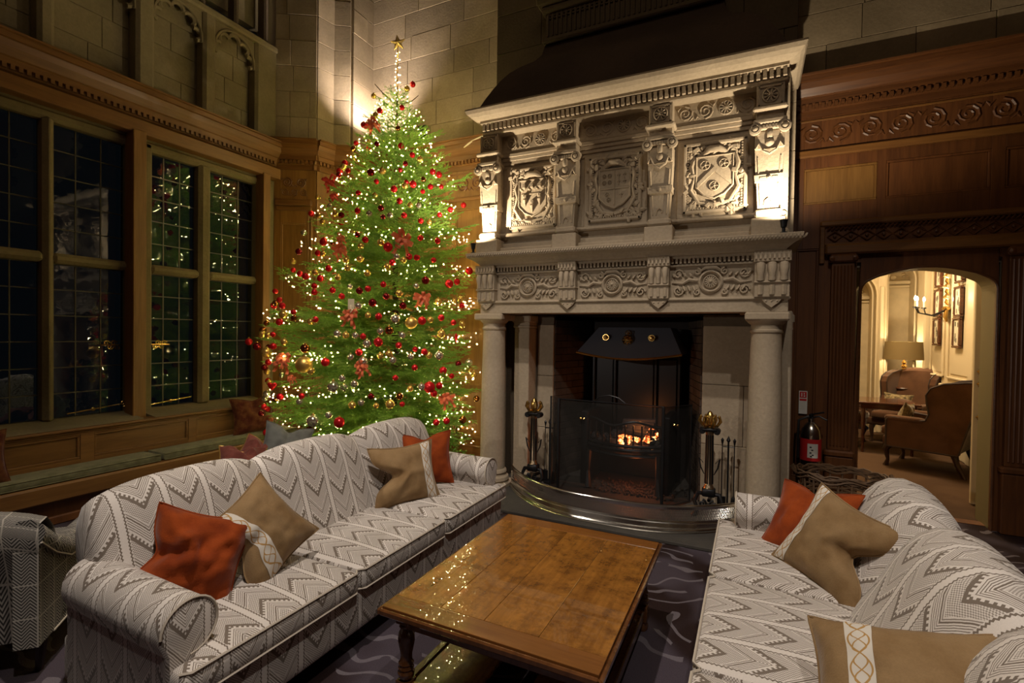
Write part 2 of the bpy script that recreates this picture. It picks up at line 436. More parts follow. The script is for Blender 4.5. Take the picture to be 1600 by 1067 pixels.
# ---------------- back wall
wb = struct('wall_back')
arch = [(.89, 0), (.89, 2.03)]
for i in range(1, 7):   # small corner radius then flat arch
    a = PI - i*PI/2/6*.75; arch.append((1.01+.12*math.cos(a), 2.03+.12*math.sin(a)))
for i in range(1, 12):
    t = i/12; arch.append((.965+(1.765-.965)*t, 2.155+.085*math.sin(PI*t)))
arch += [(2.73-x, z) for x, z in arch[8::-1]] if False else []
right = [(2.73-x, z) for x, z in arch[:8]][::-1]
arch = arch + right
cols = [(-5.3, -.9)]
b = MB().box(-5.0, -1.93, YB+.02, YB+.27, 0, 7.4).box(-.42, .86, YB+.02, YB+.27, 0, 7.4).box(-1.93, -.42, YB+.02, YB+.27, 1.80, 7.4).box(1.87, 4.6, YB+.02, YB+.27, 0, 7.4).box(.86, 1.87, YB+.02, YB+.27, 2.26, 7.4)
b.build('wall_core', 'mortar', wb)
def blocks(parent, x0, x1, z0, z1, y, h, wmin, wmax, mat='stone_hall', axis='x', jog=0.006, face=-1):
    z = z0; row = 0
    while z < z1-.02:
        hh = min(h, z1-z); x = x0 - random.random()*wmin*.6
        while x < x1-.02:
            wd = random.uniform(wmin, wmax); a, c = max(x, x0), min(x+wd, x1)
            if x1-c < .08: c = x1; wd = 9
            if c-a > .03:
                p = random.uniform(0, jog)
                if axis == 'x': MB().box(a+.002, c-.002, y-.03-p, y+.02, z+.002, z+hh-.002, .004).build('stone_block', mat, parent)
                else:
                    q = sorted((y+face*(.03+p), y-face*.02)); MB().box(q[0], q[1], a+.002, c-.002, z+.002, z+hh-.002, .004).build('stone_block', mat, parent)
            x += wd
        z += hh; row += 1
blocks(wb, -4.93, -2.60, 4.05, 6.75, YB+.02, .315, .5, .95)
blocks(wb, .25, 3.0, 4.05, 5.3, YB+.02, .315, .5, .95)

def cornice(mb, x0, x1, y, zt, plane='x', sg=-1, endl=True):
    """wood cornice profile; depth grows towards the room. zt top z"""
    pr = [(0, -.36), (.03, -.36), (.03, -.30), (.05, -.29), (.05, -.25), (.075, -.24), (.075, -.19), (.09, -.18), (.13, -.12), (.15, -.07), (.17, -.065), (.17, -.02), (.19, -.015), (.19, 0), (0, 0)]
    if plane == 'x': mb.prism([(y+sg*d, zt+z) for d, z in pr], 'x', x0, x1)
    else: mb.prism([(y+sg*d, zt+z) for d, z in pr], 'y', x0, x1)
def dentils(parent, x0, x1, y, z0, z1, plane='x', sg=-1, pitch=.052, mat='oakx', d=.02):
    mb = MB(); n = int((x1-x0)/pitch)
    for i in range(n):
        a = x0+i*pitch
        if plane == 'x': mb.box(a, a+pitch*.55, y, y+sg*d, z0, z1)
        else: mb.box(y, y+sg*d, a, a+pitch*.55, z0, z1)
    return mb.build('dentil_row', mat, parent, kind='stuff')
def panel(parent, x0, x1, z0, z1, y, plane='x', sg=-1, mat='oak', fr=.02):
    """sunk panel: moulded frame around a raised field"""
    f, m = MB(), MB()
    def bx(mb, a, b_, c, d, p, q, ch=.004):
        u, v = sorted((y+sg*p, y+sg*q))
        if plane == 'x': mb.box(a, b_, u, v, c, d, ch)
        else: mb.box(u, v, a, b_, c, d, ch)
    for a, b_, c, d in ((x0, x1, z0, z0+fr), (x0, x1, z1-fr, z1), (x0, x0+fr, z0+fr, z1-fr), (x1-fr, x1, z0+fr, z1-fr)): bx(m, a, b_, c, d, 0, .016)
    m.build('panel_moulding', mat, parent)
    bx(f, x0+fr, x1-fr, z0+fr, z1-fr, -.004, .003, .002); f.build('panel', mat, parent)
def rails(parent, x0, x1, z0, z1, y, holes, plane='x', sg=-1, mat='oak', th=.02):
    """solid board area with rectangular holes -> stiles and rails (vertical strips cut at holes)"""
    xs = sorted({x0, x1, *[h[0] for h in holes], *[h[1] for h in holes]})
    for a, b_ in zip(xs, xs[1:]):
        zs = [z0]
        for h in sorted(holes, key=lambda q: q[2]):
            if h[0] <= a+1e-6 and h[1] >= b_-1e-6: zs += [h[2], h[3]]
        zs.append(z1)
        for c, d in zip(zs[::2], zs[1::2]):
            if d-c < .003: continue
            u, v = sorted((y, y+sg*th)); mb = MB()
            if plane == 'x': mb.box(a, b_, u, v, c, d, .0015)
            else: mb.box(u, v, a, b_, c, d, .0015)
            mb.build('oak_board', mat, parent)
def woodwall(parent, x0, x1, y, zt, holes, mat='oak', z0=0, z1=None, matx='oakx', plane='x', sg=-1):
    rails(parent, x0, x1, z0, zt-.36, y, holes, plane, sg, mat)
    for h in holes: panel(parent, *h[:2], h[2], h[3], y, plane, sg, mat)
    m = MB(); cornice(m, x0, x1, y, zt, plane, sg); fixn(m.build('cornice', matx, parent))
    dentils(parent, x0, x1, y+sg*.05, zt-.29, zt-.25, plane, sg, mat=matx, d=.035)
# left of the chimneypiece
hol = []
for a, b_ in ((-4.82, -4.30), (-4.18, -3.62), (-3.50, -3.06), (-2.97, -2.72)):
    hol += [(a, b_, .25, .95), (a, b_, 1.08, 2.05), (a, b_, 2.17, 3.20)]
woodwall(wb, -4.95, -2.55, YB, 4.05, hol)
m = MB(); scrollband(m, -4.8, -2.66, YB-.022, 3.40, 3.62, .011, False); m.build('carved_frieze', 'oakd', wb, kind='stuff')
MB().box(-4.95, -2.55, YB-.045, YB-.018, 3.30, 3.345, .01).box(-4.95, -2.55, YB-.03, YB-.018, 3.64, 3.66, .004).box(-4.95, -2.55, YB-.04, YB, 0, .16, .01).build('rail_moulding', 'oakx', wb)
# right of the chimneypiece, round the doorway
hol = [(.37, .555, .25, 2.45), (.42, .995, 2.87, 3.21), (1.06, 1.78, 2.87, 3.21), (1.87, 2.6, 2.87, 3.21), (2.35, 2.95, .2, 2.45), (2.7, 3.3, 2.87, 3.21)]
holes2 = hol + [(.86, 1.87, 0, 2.30)]
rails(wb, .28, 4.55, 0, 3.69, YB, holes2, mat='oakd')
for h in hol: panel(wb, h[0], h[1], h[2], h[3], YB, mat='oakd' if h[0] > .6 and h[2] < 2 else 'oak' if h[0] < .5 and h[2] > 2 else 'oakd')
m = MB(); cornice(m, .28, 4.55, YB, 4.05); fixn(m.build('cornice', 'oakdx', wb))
dentils(wb, .28, 3.2, YB-.05, 3.76, 3.80, d=.035, mat='oakdx')
m = MB(); scrollband(m, .36, 3.1, YB-.022, 3.42, 3.635, .012, False); m.build('carved_frieze', 'oakdx', wb, kind='stuff')
MB().box(.28, 4.55, YB-.06, YB-.018, 3.31, 3.38, .012).box(.28, 4.55, YB-.03, YB-.018, 3.65, 3.67, .004).build('rail_moulding', 'oakx', wb)
# door case
dc = thing('door_1', kind='structure')
m = MB()
m.box(.56, 2.30, YB-.055, YB-.018, 2.645, 2.70, .012); m.box(.60, 2.28, YB-.10, YB-.018, 2.375, 2.47, .015); m.box(.56, .60, YB-.045, YB-.018, 2.30, 2.645, .006)
m.box(.60, 2.28, YB-.05, YB-.018, 2.47, 2.49, .004)
m.build('door_entablature', 'oakx', dc)
m = MB()
for i in range(50): m.tube([(.62+i*.034, YB-.035, 2.612), (.645+i*.034, YB-.04, 2.638)], .009, 4)
m.build('rope_moulding', 'oakdx', dc, kind='stuff')
m = MB(); n = 13
for i in range(n):
    x = .68+i*.125
    for s in (-1, 1):
        m.tube([(x-.06, YB-.024, 2.55), (x, YB-.032, 2.55+s*.045), (x+.06, YB-.024, 2.55)], [.004, .008, .004], 5)
    m.lathe([(.016, 0), (.012, -.014), (.001, -.018)], (x, YB-.02, 2.55), 8, 'y')
    m.lathe([(.01, 0), (.001, -.014)], (x+.0625, YB-.02, 2.55), 6, 'y')
m.build('carved_door_frieze', 'oakdx', dc, kind='stuff')
# spandrel board with the arched opening
outer = [(.86, 0), (.86, 2.38), (1.87, 2.38), (1.87, 0)]
def archboard(y0, y1, mat, name):
    m = MB(); P = arch; n = len(P)
    top = []
    for x, z in P: top.append((x, 2.38) if z > 2.02 else (.84 if x < 1.3 else 1.89, z))
    for y, fl_ in ((y0, 0), (y1, 1)):
        vs = [(x, y, z) for x, z in P]+[(x, y, z) for x, z in top]
        m.add(vs, [(i, i+1, n+i+1, n+i) if not fl_ else (i+1, i, n+i, n+i+1) for i in range(n-1)])
    m.add([(x, y0, z) for x, z in P]+[(x, y1, z) for x, z in P], [(i+1, i, n+i, n+i+1) for i in range(n-1)])
    return m.build(name, mat, dc)
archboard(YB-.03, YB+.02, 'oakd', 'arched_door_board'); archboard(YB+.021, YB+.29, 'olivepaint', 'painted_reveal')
m = MB()
m.tube([(x, YB-.034, z) for x, z in arch], .011, 6); m.build('arch_bead', 'oakdx', dc, smooth=True)
for xs in ((.655, .835), (1.90, 2.10)):
    m = MB(); m.box(xs[0], xs[1], YB-.07, YB-.01, .56, 2.30, .004)
    m.box(xs[0]-.02, xs[1]+.02, YB-.10, YB-.01, 0, .50, .008); m.box(xs[0]-.03, xs[1]+.03, YB-.11, YB-.01, .50, .56, .015); m.box(xs[0]-.02, xs[1]+.02, YB-.10, YB-.01, 2.30, 2.375, .015)
    p = m.build('door_pilaster', 'oakd', dc)
    m = MB(); k = 6; wd = (xs[1]-xs[0]-.02)/k
    for i in range(k): m.tube([(xs[0]+.01+wd*(i+.5), YB-.072, .60), (xs[0]+.01+wd*(i+.5), YB-.072, 2.27)], wd*.30, 6)
    for i in (0, 1): m.lathe([(.022, 0), (.022, -.02), (.012, -.024), (.001, -.03)], (xs[0]+.0+i*(xs[1]-xs[0]), YB-.09, 2.335), 10, 'y')
    m.build('reeding', 'oakd', p)

# ---------------- left pier (canted) with its panelling
wl = struct('wall_left')
P0, P1, P2, P3, P4, P5 = (-5.64, 4.49), (-5.19, 4.76), (-5.14, 5.0), (-4.955, 5.12), (-4.93, 5.13), (-4.93, 5.56)
def face(parent, a, b_, z0, z1, hb, wmin, wmax, mat='stone_hall', rot=True):
    L = math.dist(a, b_); e = thing('stone_face'); e.parent = parent
    return e, L
def canted(a, b_):
    an = math.atan2(b_[1]-a[1], b_[0]-a[0]); return (a[0], a[1], 0), an, math.dist(a, b_)
# solid core of pier
m = MB(); m.prism([(-5.75, 4.44), (P0[0], P0[1]+.03), (P1[0]-.02, P1[1]+.03), (P2[0]-.03, P2[1]+.02), (P3[0]-.03, P3[1]+.03), (-4.96, 5.14), (-4.96, 5.8), (-5.75, 5.8)], 'z', 0, 7.4)
fixn(m.build('pier_core', 'mortar', wl))
def xform(obs, loc, an):
    mt = Matrix.Translation(loc) @ Matrix.Rotation(an, 4, 'Z')
    for o in obs: o.matrix_local = mt
def built(fn):
    before = set(COL.objects); fn(); return [o for o in COL.objects if o not in before]
for a, b_, hs in ((P0, P1, 1), (P1, P2, 0), (P2, P3, 0)):
    loc, an, L = canted(a, b_)
    xform(built(lambda: blocks(wl, 0, L, 4.05, 6.9, .02, .33, .22, .42)), loc, an)
    def wd(L=L, hs=hs):
        h = []
        if hs: h = [(.09, L-.12, .3, 1.2), (.09, L-.12, 1.32, 3.0)]
        rails(wl, 0, L, 0, 3.69, 0, h, mat='oak')
        for q in h: panel(wl, *q, 0)
        m = MB(); cornice(m, -.05, L+.05, 0, 4.05); fixn(m.build('cornice', 'oakx', wl))
        dentils(wl, 0, L, -.05, 3.76, 3.80, d=.035)
        if hs:
            m = MB(); scrollband(m, .08, L-.10, -.025, 3.45, 3.60, .009, False); scrollband(m, .08, L-.10, -.025, 3.34, 3.45, .006, False); m.build('carved_frieze', 'oakd', wl, kind='stuff')
            MB().box(.02, L-.04, -.07, -.01, 3.22, 3.30, .015).box(.03, L-.05, -.045, -.01, 3.16, 3.22, .01).box(0, L, -.05, 0, 0, .16, .01).build('rail_moulding', 'oakx', wl)
            MB().tube([(L-.05, -.02, .2), (L-.05, -.02, 3.15)], .018, 6).tube([(L-.09, -.02, .2), (L-.09, -.02, 3.15)], .010, 6).build('corner_reed', 'oak', wl)
    xform(built(wd), loc, an)
blocks(wl, P4[1], P5[1], 4.05, 6.9, -4.95, .315, .3, .6, axis='y', face=1)
rails(wl, P4[1], P5[1], 0, 4.05, -4.95, [], plane='y', sg=1)

# ---------------- window wall
XG = -5.70
core = MB()
core.box(-5.9, -5.62, -3.1, 1.44, 0, 7.4).box(-5.9, -5.62, 1.44, 4.46, 0, .68).box(-5.9, -5.62, 1.44, 4.46, 3.50, 4.0).box(-5.9, -5.80, 1.44, 4.46, 5.45, 7.4).box(-5.9, -5.62, 4.30, 4.46, .68, 3.5)
core.box(-5.9, -5.72, 1.44, 4.46, 4.0, 5.2)
core.build('wall_core', 'stone_win', wl)
lights = [(1.55, 2.135), (2.20, 2.795), (3.0, 3.495), (3.615, 4.215)]
pairs = [(0, 1), (2, 3)]
def frame(parent, name, y0, y1, z0, z1, x0=-5.74, x1=-5.60, mat='stone_win', ch=.02):
    return MB().box(x0, x1, y0, y1, z0, z1, ch).build(name, mat, parent)
for wi, (i, j) in enumerate(pairs):
    wn = struct('window_%d' % (wi+1))
    ya, yb = lights[i][0], lights[j][1]
    oa, ob = (1.44, 2.80) if wi == 0 else (2.90, 4.30)
    frame(wn, 'jamb', oa, ya+.01, .74, 3.5); frame(wn, 'jamb', yb-.01, ob, .74, 3.5)
    frame(wn, 'mullion', lights[i][1]-.008, lights[j][0]+.008, .74, 3.46, -5.74, -5.585, ch=.035)
    frame(wn, 'window_head', oa, ob, 3.42, 3.52, ch=.03); 
    for (a, b_) in (lights[i], lights[j]): frame(wn, 'transom', a-.005, b_+.005, 2.17, 2.26, -5.74, -5.59, ch=.03)
    fixn(MB().prism([(-5.74, .66), (-5.33, .66), (-5.33, .715), (-5.45, .73), (-5.66, .765), (-5.74, .765)], 'y', oa, ob).build('window_sill', 'stone_win', wn))
    for li in (i, j):
        a, b_ = lights[li]
        for z0, z1, nr in ((.755, 2.175, 6), (2.255, 3.43, 5)):
            nc = 3; pw, ph = (b_-a)/nc, (z1-z0)/nr
            for q in range(nc):
                for r_ in range(nr):
                    y0, y1, zz0, zz1 = a+pw*q, a+pw*(q+1), z0+ph*r_, z0+ph*(r_+1)
                    o = MB().box(-.0015, .0015, -pw/2, pw/2, -ph/2, ph/2).build('pane', 'glass', wn, loc=(XG, (y0+y1)/2, (zz0+zz1)/2))
                    o.rotation_euler = (0, random.gauss(0, .004), random.gauss(0, .004))
            m = MB()
            for q in range(1, nc): m.box(XG-.005, XG+.006, a+pw*q-.005, a+pw*q+.005, z0, z1)
            for r_ in range(1, nr): m.box(XG-.005, XG+.0065, a, b_, z0+ph*r_-.005, z0+ph*r_+.005)
            for q in (a, b_): m.box(XG-.008, XG+.012, q-.012, q+.012, z0, z1)
            for q in (z0, z1): m.box(XG-.008, XG+.012, a, b_, q-.012, q+.012)
            m.build('lead_came', 'lead', wn, kind='stuff')
    # casement stay and handle
    li = j if wi == 0 else i
    a, b_ = lights[li]
    hy = b_-.05 if wi == 0 else a+.05; sg = -1 if wi == 0 else 1
    m = MB()
    for t in range(4):
        pts, rs = spiral((XG+.03, hy+sg*(.02+.03*t), 1.43+(.018 if t % 2 else -.018)), .028, 1.3, 'yz', 1 if t % 2 else -1, 0, .006, n=12); m.tube(pts, rs, 5)
    m.tube([(XG+.03, hy-sg*.03, 1.43), (XG+.035, hy+sg*.16, 1.43)], .007, 6)
    m.build('window_handle', 'brass', wn, smooth=True)
    m = MB(); ys = a+.12 if wi == 0 else a+.02
    m.tube([(XG+.04, ys, .80), (XG+.045, ys+.42, .84)], .006, 6); m.lathe([(.004, 0), (.018, .01), (.018, .02), (.004, .03)], (XG+.03, ys+.2, .82), 10, 'x')
    pts, rs = spiral((XG+.045, ys+.45 if wi == 0 else ys-.03, .845 if wi == 0 else .815), .035, 1.2, 'yz', 1, -PI/2, .005, n=14); m.tube(pts, rs, 5)
    m.build('casement_stay', 'brass', wn, smooth=True)
# sky-dark garden beyond needs nothing: night
# wooden posts and lintel in front of the stone
wt = thing('trim_1', kind='structure')
for a, b_ in ((1.34, 1.46), (2.765, 2.885), (4.20, 4.30)):
    MB().box(-5.62, -5.47, a, b_, .70, 3.55, .006).build('window_post', 'oak', wt)
MB().box(-5.62, -5.49, -1.0, 4.46, 3.53, 3.66, .004).build('lintel_board', 'oakh', wt)
m = MB(); cornice(m, -1.0, 4.46, -5.62, 4.0, 'y', 1); fixn(m.build('cornice', 'oakh', wt))
dentils(wt, -.5, 4.46, -5.62+.075, 3.715, 3.755, 'y', 1, mat='oakh', d=.022)
MB().box(-5.62, -5.33, -1.0, 1.34, .0, 3.6, .004).build('oak_board', 'oak', wt)
# panelled apron under the windows
ap = thing('trim_2', kind='structure')
hol = [(-.3, 1.1, .44, .655), (1.2, 2.27, .44, .655), (2.37, 3.20, .44, .655), (3.28, 4.25, .44, .655)]
rails(ap, -1, 4.5, 0, .70, -5.32, hol, 'y', 1, 'oakh')
for h in hol: panel(ap, *h, -5.32, 'y', 1, 'oakh', .022)
MB().box(-5.45, -5.275, -1, 4.5, .69, .715, .008).box(-5.32, -5.288, -1, 4.5, .672, .69, .006).build('ledge', 'oakh', ap)
# ---------------- stone blind arcade above the windows
def arcade(y0, y1, zs, za, cusps=5):
    """arched recess outline between y0 and y1; returns list of (y,z) from left springing over apex"""
    pts = []; yc, hw = (y0+y1)/2, (y1-y0)/2
    for i in range(25):
        a = PI - PI*i/24; pts.append((yc+hw*math.cos(a), zs+(za-zs)*(math.sin(a)**.8)))
    return pts
mull = [(2.20-.12, 2.20), (2.84, 3.01), (3.51, 3.655), (4.155, 4.46)]
bays = [(1.44, 2.08, 4.75, 5.12), (2.20, 2.84, 4.78, 5.14), (3.01, 3.51, 4.80, 5.12), (3.655, 4.155, 4.80, 5.12)]
for i, (a, b_) in enumerate(mull): MB().box(-5.73, -5.56, a, b_, 4.0, 5.2, .03).build('arcade_mullion', 'stone_win', wl)
for k, (a, b_, zs, za) in enumerate(bays):
    pts = arcade(a, b_, zs, za)
    m = MB(); n = len(pts)
    for x in (-5.60,): m.add([(x, y, z) for y, z in pts]+[(x, y, 5.2) for y, z in pts], [(i+1, i, n+i, n+i+1) for i in range(n-1)])
    m.add([(-5.60, y, z) for y, z in pts]+[(-5.73, y, z) for y, z in pts], [(i, i+1, n+i+1, n+i) for i in range(n-1)])
    m.build('arch_head', 'stone_win', wl)
    m = MB(); m.tube([(-5.60, y, z) for y, z in pts], .016, 6)
    hw, yc = (b_-a)/2, (a+b_)/2
    for q in range(5):
        a0 = PI*(q+.5)/5; cy, cz = yc+hw*.80*math.cos(a0), zs+(za-zs)*.74*math.sin(a0); r = hw*.25
        m.tube([(-5.625, cy+r*math.cos(a0+t), cz+r*math.sin(a0+t)) for t in [-1.7+3.4*s/10 for s in range(11)]], .024, 6)
    m.build('cusped_tracery', 'stone_win', wl, smooth=True)
    blocks(wl, a, b_, 4.0, 5.1, -5.74, .30, .3, .7, 'stone_win', 'y', .003, 1)
MB().box(-5.8, -5.54, 1.44, 4.46, 5.14, 5.22, .02).build('string_course', 'stone_win', wl)
m = MB()
for i in range(8): m.box(-5.75, -5.60, 1.5+i*.40, 1.56+i*.40, 5.22, 7.4, .02)
m.build('upper_mullions', 'stone_breast', wl, kind='stuff')
# ---------------- window seat
ws = thing('window_seat', 'long panelled oak window seat running under the leaded windows', 'window seat', (0, 0, 0))
MB().box(-5.28, -4.99, .6, 4.35, .30, .342, .008).build('seat_board', 'oakh', ws)
MB().box(-5.01, -4.965, .6, 4.35, .20, .343, .015).build('seat_nosing', 'oakh', ws)
MB().box(-5.28, -5.05, .6, 4.35, 0, .30, .004).build('seat_riser', 'oakd', ws)
MB().box(-5.05, -5.03, .6, 4.35, 0, .07, .008).build('skirting', 'oakd', ws)
# ================================================================== CHIMNEYPIECE
XC = -1.155
cp = thing('chimneypiece', 'tall carved limestone chimneypiece with three heraldic panels above the open fire', 'fireplace')
def mir(x): return 2*XC-x
# breast and its masonry
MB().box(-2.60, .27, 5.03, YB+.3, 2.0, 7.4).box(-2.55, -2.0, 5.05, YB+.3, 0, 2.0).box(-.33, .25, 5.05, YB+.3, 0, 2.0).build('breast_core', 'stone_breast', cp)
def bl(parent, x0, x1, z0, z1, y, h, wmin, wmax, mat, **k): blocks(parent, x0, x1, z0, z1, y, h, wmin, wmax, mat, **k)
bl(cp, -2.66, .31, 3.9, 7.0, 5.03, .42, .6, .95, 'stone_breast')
bl(cp, .06, .31, 2.40, 3.9, 5.03, .42, .3, .5, 'stone_fire'); bl(cp, -2.66, -2.42, 2.40, 3.9, 5.03, .42, .3, .5, 'stone_fire')
# hood
prof = [(0, 3.80), (.05, 3.87), (.09, 3.96), (.15, 4.08), (.20, 4.17), (.27, 4.27), (.36, 4.36), (.46, 4.44), (.52, 4.52), (.55, 4.66)]
vs, fs = [], []
hx0, hx1, hy = -2.56, .255, 4.32
for d, z in prof: vs += [(hx0+d, 5.1, z), (hx0+d, hy+d, z), (hx1-d, hy+d, z), (hx1-d, 5.1, z)]
n = len(prof)
for i in range(n-1):
    for k in range(3): a = i*4+k; fs.append((a, a+1, a+5, a+4))
fs.append(tuple((n-1)*4+k for k in range(4)))
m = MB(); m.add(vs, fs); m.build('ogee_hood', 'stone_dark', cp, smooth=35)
# fluted top frieze
m = MB(); m.box(-2.0, mir(-2.0), 4.84, 5.05, 4.62, 5.3); m.box(-2.03, mir(-2.03), 4.80, 5.05, 4.62, 4.67, .012); m.box(-2.04, mir(-2.04), 4.79, 5.0, 4.93, 4.99, .015); m.box(-2.08, mir(-2.08), 4.73, 5.0, 4.99, 5.07, .02)
m.build('top_frieze', 'stone_breast', cp)
m = MB()
k = 34
for i in range(k):
    x = -1.97+i*(1.63/(k-1)); m.box(x-.009, x+.009, 4.815, 4.845, 4.68, 4.91, .004)
    if i < k-1: m.lathe([(.024, 0), (.024, -.02), (.012, -.02), (.01, 0)], (x+.0247, 4.845, 4.885), 8, 'y', cap=False)
m.build('fluting', 'stone_breast', cp, kind='stuff')
# ---- overmantel body
S = 'stone_fire'
m = MB()
m.box(-2.55, .24, 4.60, 5.0, 2.39, 3.86)
m.box(-2.56, .25, 4.50, 4.6, 2.39, 2.47, .012).box(-2.53, .22, 4.56, 4.6, 2.47, 2.52, .01).box(-2.54, .23, 4.53, 4.6, 2.585, 2.62, .012)
m.build('overmantel', S, cp)
# cornice
m = MB()
pr = [(0, 3.66), (.0, 3.70), (.03, 3.72), (.10, 3.73), (.10, 3.755), (.13, 3.76), (.17, 3.775), (.20, 3.80), (.215, 3.83), (.215, 3.845)]
vs, fs = [], []
for d, z in pr: vs += [(-2.42-d, 5.03, z-.015), (-2.42-d, 4.50-d, z-.015), (.12+d, 4.50-d, z-.015), (.12+d, 5.03, z-.015)]
for i in range(len(pr)-1):
    for k in range(3): a = i*4+k; fs.append((a, a+1, a+5, a+4))
fs += [tuple(4*(len(pr)-1)+k for k in range(4))]
m.add(vs, fs)
m.build('overmantel_cornice', S, cp)
m = MB(); i = 0; x = -2.50
while x < .19:
    m.box(x, x+.027, 4.41, 4.46, 3.645, 3.708); x += .047
m.box(-2.52, .22, 4.44, 4.6, 3.61, 3.645, .008).box(-2.53, .23, 4.46, 4.62, 3.645, 3.71)
m.build('dentil_row', S, cp, kind='stuff')
px = [-2.445, -1.615, -.75, .095]    # term pilaster centres
pn = [(-2.25, -1.745), (-1.42, -.925), (-.57, -.06)]
# architrave and frieze between pilasters
for a, b_ in pn:
    m = MB()
    for z, d in ((3.285, .015), (3.32, .03), (3.355, .045), (3.39, .06)): m.box(a-.10, b_+.10, 4.60-d, 4.61, z, z+.035, .004)
    m.box(a-.10, b_+.10, 4.55, 4.6, 3.43, 3.61)
    fr = m.build('architrave', S, cp)
    m = MB(); scrollband(m, a-.07, b_+.07, 4.548, 3.445, 3.60, .0085); m.build('carved_scrolls', S, fr, kind='stuff')
    m = MB()  # sunk panel surround
    z0, z1 = 2.655, 3.265
    for q in ((a, b_, z0, z0+.035), (a, b_, z1-.035, z1), (a, a+.035, z0, z1), (b_-.035, b_, z0, z1)): m.box(q[0], q[1], 4.545, 4.6, q[2], q[3], .01)
    m.box(a-.05, b_+.05, 4.575, 4.6, z0-.04, z1+.03, .006)
    sp = m.build('shield_surround', S, cp)
    m = MB()
    for i in range(int((b_-a-.06)/.022)): m.box(a+.035+i*.022, a+.047+i*.022, 4.548, 4.57, z0+.035, z0+.05)
    for i in range(int((z1-z0-.08)/.022)):
        for xx in (a+.035, b_-.048): m.box(xx, xx+.013, 4.548, 4.57, z0+.05+i*.022, z0+.062+i*.022)
    m.build('bead_row', S, sp, kind='stuff')
def shield_outline(cx, cz, w, h):
    return [(cx-w/2, cz+h/2), (cx+w/2, cz+h/2), (cx+w/2, cz-h*.22), (cx+w*.28, cz-h*.40), (cx, cz-h/2), (cx-w*.28, cz-h*.40), (cx-w/2, cz-h*.22)]
def leaf(m, x, z, ang, L, y, wd=.02):
    c, s = math.cos(ang), math.sin(ang)
    m.tube([(x, y, z), (x+c*L*.35-s*.004, y-.016, z+s*L*.35), (x+c*L*.75, y-.02, z+s*L*.75), (x+c*L, y-.004, z+s*L)], [wd*.3, wd*.75, wd*.5, wd*.08], 5)
